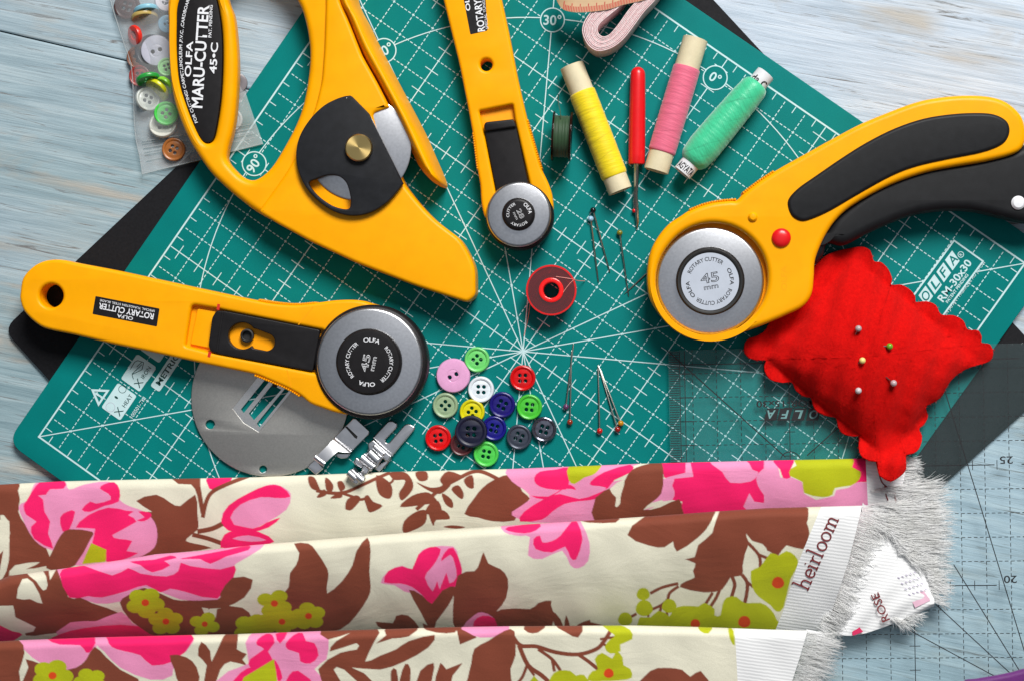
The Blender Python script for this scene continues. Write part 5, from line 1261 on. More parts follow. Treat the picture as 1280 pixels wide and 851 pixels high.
for P, w in (([(830, 362), (750, 382), (690, 412)], 15), ([(832, 376), (787, 410), (778, 448)], 15), ([(780, 440), (745, 470), (698, 492)], 14), ([(748, 468), (738, 502)], 14), ([(772, 500), (776, 532)], 12), ([(622, 513), (588, 532)], 14), ([(682, 510), (680, 530)], 11), ([(1098, 328), (1112, 370), (1095, 432)], 18), ([(1148, 318), (1176, 370), (1158, 482)], 18),
             ([(1042, 380), (1020, 432), (988, 482)], 16), ([(1002, 408), (968, 462)], 15), ([(1168, 150), (1232, 220), (1240, 282)], 16), ([(1230, 218), (1280, 238)], 15), ([(1170, 350), (1206, 382)], 14)):
    ln(2, BRN, 'G', P, w)
for x, y, r in ((655, 415, 33), (660, 485, 43), (785, 474, 37), (565, 540, 36)): disc(2, 'G', x, y, r, GRN)
pr(2, GRN, 'G', [(628, 562), (640, 530), (690, 532), (732, 498), (790, 530), (803, 600), (630, 600)], 2)
pr(2, GRN, 'G', [(803, 500), (860, 473), (930, 477), (960, 458), (1012, 490), (1010, 520), (1040, 522), (1050, 470), (1070, 433), (1120, 428), (1162, 460), (1240, 458), (1290, 490), (1320, 540), (1320, 620), (800, 620)], 2)
disc(2, 'G', 915, 562, 24, DOT); disc(2, 'G', 1160, 553, 31, DOT)
pr(2, GRN, 'G', [(1193, 300), (1240, 278), (1290, 210), (1330, 222), (1370, 200), (1412, 222), (1430, 268), (1390, 342), (1356, 482), (1320, 502), (1290, 470), (1230, 427), (1200, 380)], 2)
disc(2, 'H', 50, 358, 31, DOT)
pr(2, GRN, 'H', [(-20, 520), (30, 543), (37, 572), (20, 600), (-20, 620)], 2)
for P in ([(-60, 492), (90, 490), (130, 460), (197, 448), (182, 510), (172, 600), (-60, 600)], [(198, 498), (242, 540), (255, 590), (215, 575)], [(270, 518), (292, 590), (262, 590)], [(328, 567), (390, 543), (392, 555), (470, 575), (470, 600), (330, 600)]):
    pr(2, BRN, 'G', P, 2)
# --- third fold
pr(3, PNK, 'E', [(98, 640), (250, 620), (480, 610), (472, 700), (430, 742), (380, 782), (300, 792), (200, 757), (130, 702)], 2)
pr(3, HOT, 'E', [(238, 640), (300, 615), (478, 610), (460, 692), (430, 707), (400, 670), (300, 667)], 2)
pr(3, BRN, 'E', [(-60, 640), (90, 640), (122, 710), (95, 802), (95, 900), (-60, 900)], 2)
pr(3, BRN, 'E', [(128, 740), (200, 762), (300, 792), (380, 782), (430, 742), (472, 678), (530, 730), (600, 792), (700, 880), (110, 900), (112, 851), (142, 780)], 2)
pr(3, PNK, 'E', [(476, 655), (530, 610), (945, 600), (930, 702), (870, 722), (860, 822), (750, 842), (600, 782), (520, 702)], 2)
pr(3, HOT, 'E', [(536, 640), (560, 605), (945, 600), (940, 682), (900, 722), (860, 720), (862, 752), (760, 772), (700, 720), (620, 700), (560, 680)], 2)
blossom(3, 'E', 262, 822, 105, .1); blossom(3, 'E', 450, 850, 85, .5, dot=False); 
pr(3, BRN, 'E', [(848, 720), (930, 730), (982, 780), (992, 870), (900, 870), (870, 790)], 2)
pr(3, BRN, 'E', [(988, 722), (1005, 653), (1050, 700), (1056, 752), (1100, 660), (1130, 610), (1190, 605), (1182, 690), (1232, 713), (1210, 742), (1232, 772), (1150, 752), (1100, 792), (1060, 900), (1010, 900), (1032, 770)], 2)
pr(3, PNK, 'E', [(1225, 660), (1270, 600), (1330, 580), (1640, 575), (1642, 640), (1630, 740), (1570, 790), (1615, 900), (1090, 900), (1140, 800), (1240, 762)], 2)
pr(3, HOT, 'E', [(1145, 900), (1200, 808), (1262, 778), (1300, 790), (1330, 900)], 2)
for P in ([(8, 642), (50, 613), (82, 620), (92, 660), (60, 702), (82, 742), (32, 792), (-30, 780), (-30, 740), (40, 690), (5, 670)], [(98, 613), (157, 605), (120, 662)], [(148, 662), (190, 618), (232, 608), (250, 650), (292, 660), (312, 722), (270, 762), (220, 750), (215, 710), (160, 692)], [(155, 880), (165, 820), (212, 798), (300, 880)]):
    pr(3, HOT, 'F', P, 2)
pr(3, GRN, 'F', [(-90, 900), (-60, 830), (40, 770), (92, 738), (112, 900)], 1)
pr(3, HOT, 'F', [(90, 743), (112, 770), (132, 832), (110, 850), (100, 800)], 2)
pr(3, BRN, 'F', [(328, 585), (602, 580), (592, 650), (545, 752), (620, 722), (700, 690), (762, 650), (893, 618), (860, 682), (740, 752), (620, 792), (478, 782), (540, 810), (620, 900), (560, 900), (440, 792), (388, 792), (450, 900), (370, 900), (310, 790), (420, 708), (502, 692), (502, 660), (368, 702), (400, 650), (470, 608), (360, 642)], 2)
pr(3, BRN, 'F', [(648, 580), (815, 568), (762, 627), (680, 637), (598, 662), (650, 620)], 2)
pr(3, BRN, 'F', [(832, 580), (995, 570), (992, 607), (900, 607)], 2)
pr(3, BRN, 'F', [(998, 575), (1042, 570), (1102, 632), (1018, 667)], 1)
pr(3, PNK, 'F', [(1028, 575), (1265, 570), (1220, 622), (1120, 632), (1060, 607)], 2)
pr(3, BRN, 'F', [(1058, 832), (1075, 760), (1090, 688), (1160, 648), (1240, 598), (1290, 600), (1296, 720), (1270, 790), (1260, 900), (1058, 900)], 2)
for P in ([(673, 800), (702, 793), (712, 900), (680, 900)], [(718, 842), (745, 763), (772, 790), (762, 900), (730, 900)], [(798, 900), (820, 798), (887, 758), (882, 822), (860, 900)], [(888, 900), (920, 758), (950, 790), (1032, 758), (982, 822), (960, 900)]):
    pr(3, BRN, 'F', P, 2)
for P, w in (([(-10, 600), (40, 670), (120, 676), (220, 706), (330, 716), (420, 690), (460, 650), (492, 598)], 20), ([(440, 640), (512, 630)], 12), ([(440, 660), (472, 672)], 12), ([(330, 716), (380, 750), (432, 792)], 18), ([(35, 670), (80, 770), (150, 822), (210, 880)], 22), ([(130, 690), (200, 740), (242, 797)], 16), ([(200, 740), (212, 802)], 15), ([(75, 770), (50, 832), (15, 870)], 15), ([(80, 780), (112, 822)], 12)):
    ln(3, BRN, 'G', P, w)
for P in ([(60, 575), (172, 565), (130, 607), (80, 607)], [(213, 565), (352, 565), (330, 632), (270, 607)]): pr(3, BRN, 'G', P, 2)
pr(3, GRN, 'G', [(443, 565), (520, 565), (590, 593), (600, 640), (540, 667), (542, 700), (490, 712), (463, 680), (490, 640), (512, 620)], 2)
pr(3, GRN, 'G', [(413, 740), (450, 708), (500, 737), (520, 698), (552, 730), (556, 770), (590, 788), (598, 832), (540, 845), (440, 850), (375, 845), (400, 800), (430, 790)], 2)
disc(3, 'G', 483, 810, 25, DOT)
pr(3, GRN, 'G', [(190, 900), (195, 828), (230, 798), (290, 798), (320, 822), (360, 818), (390, 900)], 2)
pr(3, GRN, 'G', [(75, 900), (110, 823), (155, 900)], 2)
pr(3, GRN, 'G', [(1078, 570), (1105, 598), (1112, 672), (1088, 640)], 2)
pr(3, GRN, 'G', [(932, 570), (1002, 570), (980, 612), (940, 600)], 2)
pr(3, BRN, 'G', [(635, 900), (690, 798), (770, 783), (850, 793), (890, 827), (942, 798), (975, 900)], 2)

T1 = ([-14, 0, 75, 160, 318, 390, 495, 638, 800, 958, 1082, 1150], [606, 605, 601, 599, 596, 593, 589, 585.5, 579, 575, 572.5, 569])
T2 = ([-14, 0, 12, 75, 160, 195, 250, 318, 400, 537, 638, 728, 800, 890, 958, 1090], [726, 724, 719, 710.6, 698, 692, 688, 680.5, 674, 663, 656, 650.5, 645.5, 639, 634.5, 631])
T3 = ([-14, 0, 25, 118, 235, 293, 402, 470, 570, 638, 790, 875, 918, 958, 1060], [802, 801, 799.5, 796, 793, 792, 788, 786, 783, 782, 781, 783, 784.5, 786, 789])
T4 = ([-14, 1060], [935, 935])
def edge(T, x): return np.interp(x, *T)
FOLD = {1: (T1, T2, 1.1, .72), 2: (T2, T3, 2.6, .75), 3: (T3, T4, 2.75, 1.7)}
def zfold(k, x, y):
    Ta, Tb, zc, zl = FOLD[k]; a, b = edge(Ta, x), edge(Tb, x); d = y - a; L = b - a
    rise = np.sqrt(np.clip(1 - (1 - np.clip(d / 13, 0, 1)) ** 2, 0, 1))
    t = np.clip((d - 8) / np.maximum(L - 4, 20), 0, 1.3)
    fall = t ** 2.1 if k != 3 else t * .6
    fall = np.clip(fall, 0, 1.05)
    rk = {1: .35, 2: .55, 3: .55}[k]
    z = zc - rk + rk * rise - (zc - zl) * fall
    z = z + .05 * np.sin(x / 61 + k) * np.sin(y / 37 + x / 140) + .025 * np.sin(x / 23 + y / 19 + 2 * k) + .012 * np.sin(x / 9. - y / 14.)
    return z
def inpoly(P, X, Y):
    c = np.zeros(X.shape, bool); j = len(P) - 1
    for i in range(len(P)):
        xi, yi = P[i]; xj, yj = P[j]
        if yi != yj: c ^= ((yi > Y) != (yj > Y)) & (X < (xj - xi) * (Y - yi) / (yj - yi) + xi)
        j = i
    return c
def print_colour(k, X, Y):
    """printed pattern sampled at photo coordinates of the cloth (3 x 3 samples per vertex)"""
    acc = np.zeros(X.shape + (3,))
    for dx in (-.33, 0, .33):
        for dy in (-.33, 0, .33):
            x, y = X + dx, Y + dy; col = np.empty(X.shape + (3,)); col[:] = CREAM
            for f, c, P in ORN:
                if f != k: continue
                x0, y0 = P.min(0); x1, y1 = P.max(0)
                m = (x >= x0) & (x <= x1) & (y >= y0) & (y <= y1)
                if not m.any(): continue
                idx = np.nonzero(m); ins = inpoly(P, x[idx], y[idx])
                col[idx[0][ins], idx[1][ins]] = c
            acc += col
    return acc / 9
def cloth_mat():
    m, nt, b = new_mat('printed_cotton')
    at_ = nt.nodes.new('ShaderNodeAttribute'); at_.attribute_name = 'print'
    tc = nt.nodes.new('ShaderNodeTexCoord')
    def wv(direction):
        w = nt.nodes.new('ShaderNodeTexWave'); w.wave_type = 'BANDS'; w.bands_direction = direction; w.inputs['Scale'].default_value = 1100; w.inputs['Distortion'].default_value = 2.5; w.inputs['Detail'].default_value = 2
        nt.links.new(tc.outputs['Object'], w.inputs['Vector']); return w.outputs['Fac']
    wx, wy = wv('X'), wv('Y'); wmix = mixc(nt, .5, wx, wy)
    f = noise(nt, 2600, 3); f2 = noise(nt, 45, 4)
    c = mixc(nt, .30, at_.outputs['Color'], ramp(nt, f, [(.3, (.72, .72, .72)), (.7, (1.15, 1.15, 1.15))]), 'MULTIPLY')
    c = mixc(nt, .05, c, ramp(nt, wmix, [(.2, (.8, .8, .8)), (.8, (1.1, 1.1, 1.1))]), 'MULTIPLY')
    c = mixc(nt, .2, c, ramp(nt, f2, [(.3, (.85, .85, .85)), (.7, (1.08, 1.08, 1.08))]), 'MULTIPLY')
    nt.links.new(c, b.inputs['Base Color']); b.inputs['Roughness'].default_value = .75; b.inputs['Sheen Weight'].default_value = .12; b.inputs['Specular IOR Level'].default_value = .25
    bump(nt, b, mixc(nt, .7, wmix, f), .3, .0002)
    n1 = b.inputs['Normal'].links[0].from_node
    cz = nt.nodes.new('ShaderNodeMapping'); cz.inputs['Scale'].default_value = (16, 42, 16); cz.inputs['Rotation'].default_value = (0, 0, R(-5)); nt.links.new(tc.outputs['Object'], cz.inputs['Vector'])
    n0 = nt.nodes.new('ShaderNodeBump'); n0.inputs['Strength'].default_value = .35; n0.inputs['Distance'].default_value = .0022
    nt.links.new(noise(nt, 1, 5, cz.outputs[0], .5, 1.4), n0.inputs['Height']); nt.links.new(n0.outputs[0], n1.inputs['Normal']); return m
COTTON = cloth_mat()
def selvage_mat():
    m, nt, b = new_mat('white_selvage')
    tc = nt.nodes.new('ShaderNodeTexCoord'); mp = nt.nodes.new('ShaderNodeMapping'); mp.inputs['Rotation'].default_value = (0, 0, R(8)); nt.links.new(tc.outputs['Object'], mp.inputs['Vector'])
    w = nt.nodes.new('ShaderNodeTexWave'); w.bands_direction = 'Y'; w.inputs['Scale'].default_value = 230; w.inputs['Distortion'].default_value = 1.6; w.inputs['Detail'].default_value = 3; w.inputs['Detail Scale'].default_value = 2
    nt.links.new(mp.outputs[0], w.inputs['Vector']); f = noise(nt, 1800, 4)
    nt.links.new(ramp(nt, w.outputs['Fac'], [(.1, (.86, .865, .87)), (.6, (.91, .912, .915))]), b.inputs['Base Color'])
    b.inputs['Roughness'].default_value = .8; b.inputs['Sheen Weight'].default_value = .15
    bump(nt, b, mixc(nt, .25, w.outputs['Fac'], f), .28, .0003); return m
SELV = selvage_mat()
def thread_white():
    m = bpy.data.materials.new('white_frayed_thread'); m.use_nodes = True; nt = m.node_tree; nt.nodes.clear()
    out = nt.nodes.new('ShaderNodeOutputMaterial'); d = nt.nodes.new('ShaderNodeBsdfDiffuse'); t = nt.nodes.new('ShaderNodeBsdfTranslucent'); mx = nt.nodes.new('ShaderNodeMixShader')
    c = ramp(nt, noise(nt, 200, 4), [(.3, (.92, .92, .91)), (.7, (.97, .97, .97))])
    for n in (d, t): nt.links.new(c, n.inputs[0])
    mx.inputs[0].default_value = .62; nt.links.new(d.outputs[0], mx.inputs[1]); nt.links.new(t.outputs[0], mx.inputs[2]); nt.links.new(mx.outputs[0], out.inputs[0]); return m
THREAD = thread_white()

FROOT = at(500, 700, .42)
fab = thing('floral_fabric', FROOT[0], FROOT[1], .42, 'folded cream cotton fabric with pink, brown and lime flowers and frayed white selvage', 'fabric')
def strip(k, xl, xr, dx, dy, colored, nm, mat_, over):
    """one fold as a grid; xl/xr functions of y give its side edges"""
    Ta, Tb, zc, zl = FOLD[k]
    rows = [(-1, 5., zc - 1.02), (-1, 2.0, zc - .95), (-1, .6, zc - .80)]  # tucked-under roll
    V, Cc, rowsN = [], [], 0
    xs0 = np.linspace(0, 1, max(3, int((xr(700) - xl(700)) / dx)))
    Lmax = 150 if k < 3 else 106
    ds = np.r_[[0, .3, .8, 1.5, 2.3], np.arange(3.2, Lmax, dy)]
    XX, YY, ZZ = [], [], []
    dd = np.r_[[-9, -6, -3], ds]
    for d in dd:
        yn = 0
        x_ = xl(0) + (xr(0) - xl(0)) * xs0
        a = edge(Ta, x_); b = edge(Tb, x_); L = (b - a) + over if k < 3 else np.full_like(a, Lmax)
        for it in range(2):
            y = a + (max(d, 0) * L / Lmax if k < 3 else max(d, 0))
            x_ = np.array([xl(q) for q in y]) + (np.array([xr(q) for q in y]) - np.array([xl(q) for q in y])) * xs0
            a = edge(Ta, x_); b = edge(Tb, x_); L = (b - a) + over if k < 3 else np.full_like(a, Lmax)
        y = a + (max(d, 0) * L / Lmax if k < 3 else max(d, 0))
        z = zfold(k, x_, y)
        if d < 0:
            drop, inn = {-3: (.16, .6), -6: (.34, 3.), -9: (.5, 8.)}[int(d)]
            yy = y + inn; z = np.maximum(zfold(k, x_, a) - drop, .46)
            XX.append(x_); YY.append(yy); ZZ.append(z)
        else:
            XX.append(x_); YY.append(y); ZZ.append(z)
    order = [0, 1, 2] + list(range(3, len(dd)))
    X, Y, Z = np.array(XX), np.array(YY), np.array(ZZ)
    nr, nc = X.shape
    W = atn(np.c_[X.ravel(), Y.ravel()], Z.ravel())
    me = bpy.data.meshes.new(nm)
    idx = np.arange(nr * nc).reshape(nr, nc)
    Q = np.stack([idx[:-1, :-1], idx[1:, :-1], idx[1:, 1:], idx[:-1, 1:]], -1).reshape(-1, 4)
    me.vertices.add(nr * nc); me.vertices.foreach_set('co', W.astype(np.float32).ravel())
    me.loops.add(Q.size); me.loops.foreach_set('vertex_index', Q.ravel().astype(np.int32))
    me.polygons.add(len(Q)); me.polygons.foreach_set('loop_start', np.arange(0, Q.size, 4, dtype=np.int32)); me.polygons.foreach_set('loop_total', np.full(len(Q), 4, np.int32))
    me.update(calc_edges=True)
    if colored:
        C = print_colour(k, X, Y); at_ = me.color_attributes.new('print', 'FLOAT_COLOR', 'POINT')
        at_.data.foreach_set('color', np.c_[C.reshape(-1, 3), np.ones(nr * nc)].astype(np.float32).ravel())
    return link(nm, me, mat_, fab, 180)
PE1 = lambda y: np.interp(y, [560, 572, 633, 660], [1082, 1082, 1085, 1086])
PE2 = lambda y: np.interp(y, [600, 634, 703, 763, 785, 830], [1036, 1026, 997.6, 979, 970, 955])
PE3 = lambda y: np.interp(y, [760, 785, 851, 900], [917, 918.5, 922, 925])
SE1 = lambda y: np.interp(y, [560, 572, 600, 633, 660], [1132, 1134, 1130, 1118, 1110])
SE2 = lambda y: np.interp(y, [600, 634, 660, 703, 763, 785, 830], [1084, 1077, 1071, 1060, 1040, 1026, 1005])
SE3 = lambda y: np.interp(y, [760, 785, 820, 851, 900], [1012, 1010, 1000, 990, 985])
left = lambda y: -14.0
DX, DY = 1.15, 1.0
strip(1, left, PE1, DX, 1.0, True, 'printed_fold', COTTON, 14)
strip(2, left, PE2, DX, 1.0, True, 'printed_fold', COTTON, 14)
strip(3, left, PE3, DX, 1.0, True, 'printed_fold', COTTON, 0)
strip(1, PE1, SE1, 2, 2, False, 'selvage', SELV, 2)
strip(2, PE2, SE2, 2, 2, False, 'selvage', SELV, 2)
strip(3, PE3, SE3, 2, 2, False, 'selvage', SELV, 0)

# under-layer of the selvage that carries the second line of lettering
def underlayer():
    T = [(1070, 640), (1092, 632), (1112, 640), (1130, 668), (1146, 690), (1160, 722), (1168, 748)]
    B_ = [(1035, 760), (1040, 775), (1050, 792), (1072, 793), (1100, 785), (1130, 773), (1168, 757)]
    V, Fc = [], []; t, b = np.array(cr(T, 5, False)), np.array(cr(B_, 5, False)); n = 14
    for i in range(len(t)):
        for j in range(n + 1):
            s_ = j / n; p = t[i] + (b[i] - t[i]) * s_; z = .94 + .22 * math.sin(math.pi * min(1, s_ * 1.02)) ** .7 + .06 * math.sin(i * .9 + j * .7) * s_; w = at(*p, z); V.append((w[0], w[1], z))
    for i in range(len(t) - 1):
        for j in range(n): q = i * (n + 1) + j; Fc.append((q, q + 1, q + n + 2, q + n + 1))
    return link('selvage', mesh_from(V, Fc), SELV, fab, 180)
underlayer()
def fringe_base():
    V, Fc = [], []
    A_ = cr([(1084, 600), (1125, 585), (1138, 600), (1168, 616), (1175, 640), (1172, 690), (1176, 738)], 5, False)
    B_ = cr([(1076, 640), (1080, 650), (1084, 660), (1092, 670), (1104, 680), (1120, 700), (1150, 742)], 5, False)
    for i, (a, b) in enumerate(zip(A_, B_)):
        for j in range(9): s_ = j / 8; p = a + (b - a) * s_; z = .92 - .14 * s_ + .03 * math.sin(i * .8 + 4 * s_) * s_; w = at(*p, z); V.append((w[0], w[1], z))
    for i in range(len(A_) - 1):
        for j in range(8): q = i * 9 + j; Fc.append((q, q + 1, q + 10, q + 9))
    V2, F2 = [], []
    A_ = cr([(1008, 786), (1002, 815), (992, 851), (988, 880)], 5, False); B_ = cr([(1040, 792), (1034, 822), (1022, 855), (1015, 880)], 5, False)
    for i, (a, b) in enumerate(zip(A_, B_)):
        for j in range(5): s_ = j / 4; p = a + (b - a) * s_; z = 1.75 - .8 * s_ ** 1.3; w = at(*p, z); V2.append((w[0], w[1], z))
    for i in range(len(A_) - 1):
        for j in range(4): q = i * 5 + j; F2.append((q, q + 1, q + 6, q + 5))
    link('selvage', join(mesh_from(V, Fc)), SELV, fab, 180); link('selvage', mesh_from(V2, F2), SELV, fab, 180)  # both are added white backing sheets so the fringe looks whiter
fringe_base()
def fibres(roots, n, ang, spread, ln_, zs, w=.014, droop=.35, curl=.5):
    """bundle of frayed threads; roots px polyline, ang in degrees (image, clockwise from right), length px"""
    P = np.array(cr(roots, 6, False)); d = np.r_[0, np.cumsum(np.linalg.norm(np.diff(P, axis=0), axis=1))]; V, Fc = [], []
    for i in range(n):
        s_ = rng.uniform(0, d[-1]); u = s_ / d[-1]; x, y = np.interp(s_, d, P[:, 0]) + rng.normal() * 1.5, np.interp(s_, d, P[:, 1]) + rng.normal() * 1.0
        a = R((ang[0] + (ang[1] - ang[0]) * u) + rng.normal() * spread); L = (ln_[0] + (ln_[1] - ln_[0]) * u) * rng.uniform(.55, 1.08)
        z = (zs[0] + (zs[1] - zs[0]) * u) + rng.uniform(-.05, .07); cv = rng.normal() * curl; pts = []
        wob = rng.uniform(0, 6)
        for j in range(6):
            t = j / 5; aa = a + cv * (t - .3); xx = x + L * t * math.cos(aa); yy = y + L * t * math.sin(aa) + .8 * math.sin(wob + 5 * t)
            zz = max(z + .05 * math.sin(3 * t + wob) - droop * t * t, .74); pts.append(at(xx, yy, zz))
        k = len(V); ww = w * rng.uniform(.7, 1.3)
        for j, p in enumerate(pts):
            nx = (-math.sin(a) * 0 + math.sin(a), math.cos(a)); r = ww * (1 if j < 5 else .3)
            V += [(p[0] - math.sin(-a) * r, p[1] + math.cos(-a) * r, p[2]), (p[0], p[1], p[2] + r), (p[0] + math.sin(-a) * r, p[1] - math.cos(-a) * r, p[2])]
        for j in range(5):
            b = k + j * 3; Fc += [(b, b + 3, b + 4, b + 1), (b + 1, b + 4, b + 5, b + 2)]
    return mesh_from(V, Fc)
fr = join(
    fibres([(1116, 574), (1130, 574), (1131, 590), (1126, 612)], 228, (2, 8), 4, (20, 28), (.98, .98), droop=.10, curl=.15),
    fibres([(1088, 614), (1110, 608), (1128, 614)], 144, (4, 3), 4, (58, 60), (1.0, .98), droop=.06, curl=.12),
    fibres([(1118, 607), (1136, 611), (1146, 640), (1152, 690)], 420, (-3, 3), 5, (56, 40), (1.0, .98), droop=.12, curl=.15),
    fibres([(1078, 636), (1100, 630), (1126, 642), (1144, 684)], 372, (3, 2), 5, (72, 48), (1.12, 1.08), droop=.16, curl=.16),
    fibres([(1074, 636), (1068, 668), (1060, 702), (1048, 742), (1036, 766)], 372, (16, 26), 7, (46, 30), (1.45, 1.3), droop=.42, curl=.2),
    fibres([(1112, 640), (1130, 668), (1150, 698), (1166, 738)], 420, (-2, 8), 6, (58, 28), (1.08, 1.0), droop=.18, curl=.2),
    fibres([(1094, 640), (1110, 662), (1126, 692)], 252, (16, 8), 9, (46, 46), (1.2, 1.16), droop=.14, curl=.2),
    fibres([(1080, 655), (1100, 655), (1122, 676), (1142, 704)], 252, (44, 22), 14, (32, 26), (1.28, 1.2), droop=.12, curl=.3),
    fibres([(1150, 700), (1160, 720), (1168, 752)], 192, (10, 26), 12, (26, 24), (1.1, .98), droop=.12, curl=.3),
    fibres([(1108, 768), (1124, 774), (1140, 764)], 144, (40, 10), 13, (24, 22), (1.0, .92), droop=.1, curl=.3),
    fibres([(1044, 752), (1030, 772), (1024, 788)], 180, (32, 28), 9, (32, 30), (1.45, 1.3), droop=.5, curl=.2),
    fibres([(1010, 790), (1003, 815), (992, 851), (988, 880)], 480, (12, 26), 6, (48, 44), (1.95, 1.85), droop=.9, curl=.2),
    fibres([(985, 790), (975, 820), (965, 862)], 180, (10, 20), 5, (44, 46), (2.45, 2.38), droop=.2, w=.009, curl=.15))
o = link('frayed_fringe', fr, THREAD, fab, 0); o['kind'] = 'stuff'
# lettering on the selvage: 'heirloom' in thin slab-serif strokes, 'ROSE' below
WINE = plain('wine_print', lin((120, 40, 44)), .7, var=.05)
def heirloom():
    o0 = np.array([1010.5, 735.5]); d = np.array([math.cos(R(-66.5)), math.sin(R(-66.5))]); upv = np.array([d[1], -d[0]])  # upv: letter tops point up-left
    L = []; x = 0
    def stroke(pts): L.append(pts)
    def oval(cx, cy, rx, ry, a0=0, a1=360, n=22): return [(cx + rx * math.cos(R(a0 + (a1 - a0) * i / n)), cy + ry * math.sin(R(a0 + (a1 - a0) * i / n))) for i in range(n + 1)]
    def serif(cx, y, w=2.6): stroke([(cx - w, y), (cx + w, y)])
    X = 11.0; A = 21.0
    def h(x):
        stroke([(x, 0), (x, A)]); stroke([(x - 3, A), (x, A)]); serif(x, 0); stroke(oval(x + 4.2, X - 4.2, 4.2, 4.2, 180, 0, 14)); stroke([(x + 8.4, X - 4), (x + 8.4, 0)]); serif(x + 8.4, 0); return 15.2
    def ee(x): stroke(oval(x + 4, X / 2, 4.8, 5.7, 0, 320, 22)); stroke([(x - .8, X / 2), (x + 8.8, X / 2)]); return 11.6
    def ii(x): stroke([(x + 1, 0), (x + 1, X)]); stroke([(x - 2, X), (x + 1, X)]); serif(x + 1, 0); stroke([(x + .2, X + 5), (x + 1.8, X + 5)]); return 7.6
    def rr(x): stroke([(x + 1, 0), (x + 1, X)]); stroke([(x - 2, X), (x + 1, X)]); serif(x + 1, 0); stroke(oval(x + 5, X - 4.6, 4, 4.4, 180, 60, 10)); return 9.6
    def ll(x): stroke([(x + 1, 0), (x + 1, A)]); stroke([(x - 2, A), (x + 1, A)]); serif(x + 1, 0); return 8.2
    def oo(x): stroke(oval(x + 4.4, X / 2, 5.2, 5.8)); return 13.2
    def mm(x):
        stroke([(x + 1, 0), (x + 1, X)]); stroke([(x - 2, X), (x + 1, X)]); serif(x + 1, 0, 2.2)
        for q in (0, 7): stroke(oval(x + 4.5 + q, X - 3.6, 3.5, 3.6, 180, 0, 12)); stroke([(x + 8 + q, X - 3.6), (x + 8 + q, 0)]); serif(x + 8 + q, 0, 2.2)
        return 20
    for f in (h, ee, ii, rr, ll, oo, oo, mm): x += f(x)
    V, Fc = [], []; wd = .95
    for si, pts in enumerate(L):
        P = np.array([o0 + d * p[0] * .99 + upv * p[1] for p in pts])
        if len(P) == 2: P = np.array([P[0] + (P[1] - P[0]) * i / 6 for i in range(7)])
        T = np.gradient(P, axis=0); T /= np.linalg.norm(T, axis=1)[:, None]; Nn = np.c_[-T[:, 1], T[:, 0]]
        for s_ in (1, -1):
            E_ = P + s_ * Nn * wd; z = zfold(2, P[:, 0], P[:, 1]) + .03 + .001 * (si % 7)
            W = atn(E_, z); V += [tuple(w) for w in W]
        n = len(P); b = len(V) - 2 * n
        Fc += [(b + i, b + i + 1, b + n + i + 1, b + n + i) for i in range(n - 1)]
    link('lettering', mesh_from(V, Fc), WINE, fab, 0)
heirloom()
text('lettering', 'ROSE', 1100.5, 758.5, 10.5, 113, 1.24, WINE, fab, width=37, bold=.01)
def patch_(pts, z, m, nm='print_patch'): link(nm, slab([pts], z - .004, z), m, fab, 0)
patch_([(1064, 784), (1072, 780.5), (1079, 789), (1066, 794)], 1.0, plain('rose_print', lin((215, 40, 95)), .7))
patch_([(1136, 743), (1155, 738), (1163, 750), (1144, 759)], 1.16, plain('pale_rose_print', lin((236, 190, 210)), .8))
sg = []
for i in range(4):
    for j in range(5):
        x, y = 1122 + j * 5 + i * 4.5, 724 - 3 + i * 7 - j * 1.7; A, B = at(x, y, 1.2), at(x + 3, y + 1.5, 1.2); sg.append((A[0], A[1], B[0], B[1], .035, 1.2))
link('faint_print', strip_mesh_w(sg), plain('grey_lilac_print', lin((190, 180, 205)), .8), fab, 0)
# brown printed sprig on the first fold's selvage, below the cushion tip
sg = []
for pts in ([(1099, 592), (1103, 603), (1114, 612)], [(1106, 606), (1107.5, 618), (1110, 625)], [(1117, 613), (1119, 622), (1120, 632)], [(1113, 612), (1120, 616)], [(1115, 628), (1120, 630)]):
    P = cr(pts, 5, False); z = [float(zfold(1, p[0], p[1])) + .035 for p in P]
    for (p, a_), (q, b_) in zip(zip(P, z), list(zip(P, z))[1:]):
        A, B = at(p[0], p[1], a_), at(q[0], q[1], b_); sg.append((A[0], A[1], B[0], B[1], .05, a_ + .0005 * (len(sg) % 9)))
link('printed_sprig', strip_mesh_w(sg), WINE, fab, 0)

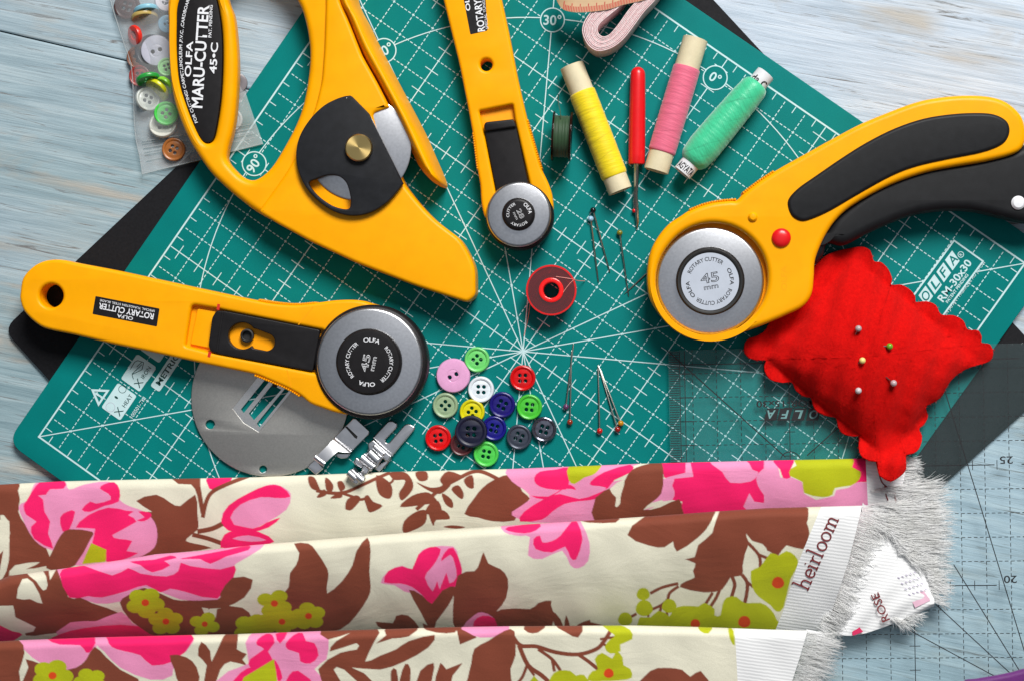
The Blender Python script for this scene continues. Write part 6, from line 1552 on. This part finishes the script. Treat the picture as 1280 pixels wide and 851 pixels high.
# purple cloth just inside the lower right corner
PUR = plain('purple_cloth', lin((98, 22, 110)), .6, var=.1, bs=.4, sheen=.2)
pts = cr([(1205, 853), (1222, 849), (1245, 845), (1265, 841), (1290, 835), (1330, 833), (1335, 880), (1300, 905), (1230, 900), (1205, 880)], 4)
o = link('purple_cloth', slab([pts], .72, 1.15, .18, 4), PUR); tagt(o, 'edge of a purple cloth on the clear ruler', 'cloth')

# ------------------------------------------------------------------ light: soft window from the upper right, dim room with a bright cap added overhead
W = bpy.data.worlds.new('World'); SC.world = W; W.use_nodes = True; nt = W.node_tree
bg = nt.nodes['Background']; tc = nt.nodes.new('ShaderNodeTexCoord'); sx = nt.nodes.new('ShaderNodeSeparateXYZ'); nt.links.new(tc.outputs['Generated'], sx.inputs[0])
rp = ramp(nt, sx.outputs['Z'], [(0.0, (.04, .043, .048)), (.6, (.09, .096, .105)), (.87, (.11, .118, .13)), (.95, (.34, .365, .40)), (1.0, (.40, .425, .47))])  # bright zenith cap added for the steel blades to reflect
nt.links.new(rp, bg.inputs['Color']); bg.inputs['Strength'].default_value = 1.0
li = bpy.data.lights.new('window_light', 'AREA'); li.shape = 'RECTANGLE'; li.size = 1.0; li.size_y = .85; li.energy = 74; li.color = (1.0, .985, .96)
lo = bpy.data.objects.new('window_light', li); COL.objects.link(lo); lo.location = (.55, 1.52, 1.62)
lo.rotation_euler = (Vector((0, 0, 0)) - Vector(lo.location)).to_track_quat('-Z', 'Y').to_euler()

# ------------------------------------------------------------------ camera
cam = bpy.data.cameras.new('camera'); cam.sensor_fit = 'HORIZONTAL'; cam.sensor_width = 36; cam.lens = F / 1280 * 36; cam.clip_start = .02; cam.clip_end = 50
co = bpy.data.objects.new('camera', cam); COL.objects.link(co)
Mw = Matrix([[float(RM[j][i]) for j in range(3)] for i in range(3)]).to_4x4(); Mw.translation = Vector([float(q * S) for q in CAM]); co.matrix_world = Mw
SC.camera = co
SC.render.resolution_x = 1024; SC.render.resolution_y = 680
SC.view_settings.view_transform = 'Standard'; SC.view_settings.look = 'None'; SC.view_settings.exposure = 0; SC.view_settings.gamma = 1
try:
    SC.cycles.use_denoising = True; SC.cycles.max_bounces = 10; SC.cycles.transparent_max_bounces = 24; SC.cycles.sample_clamp_indirect = 8
except Exception: pass
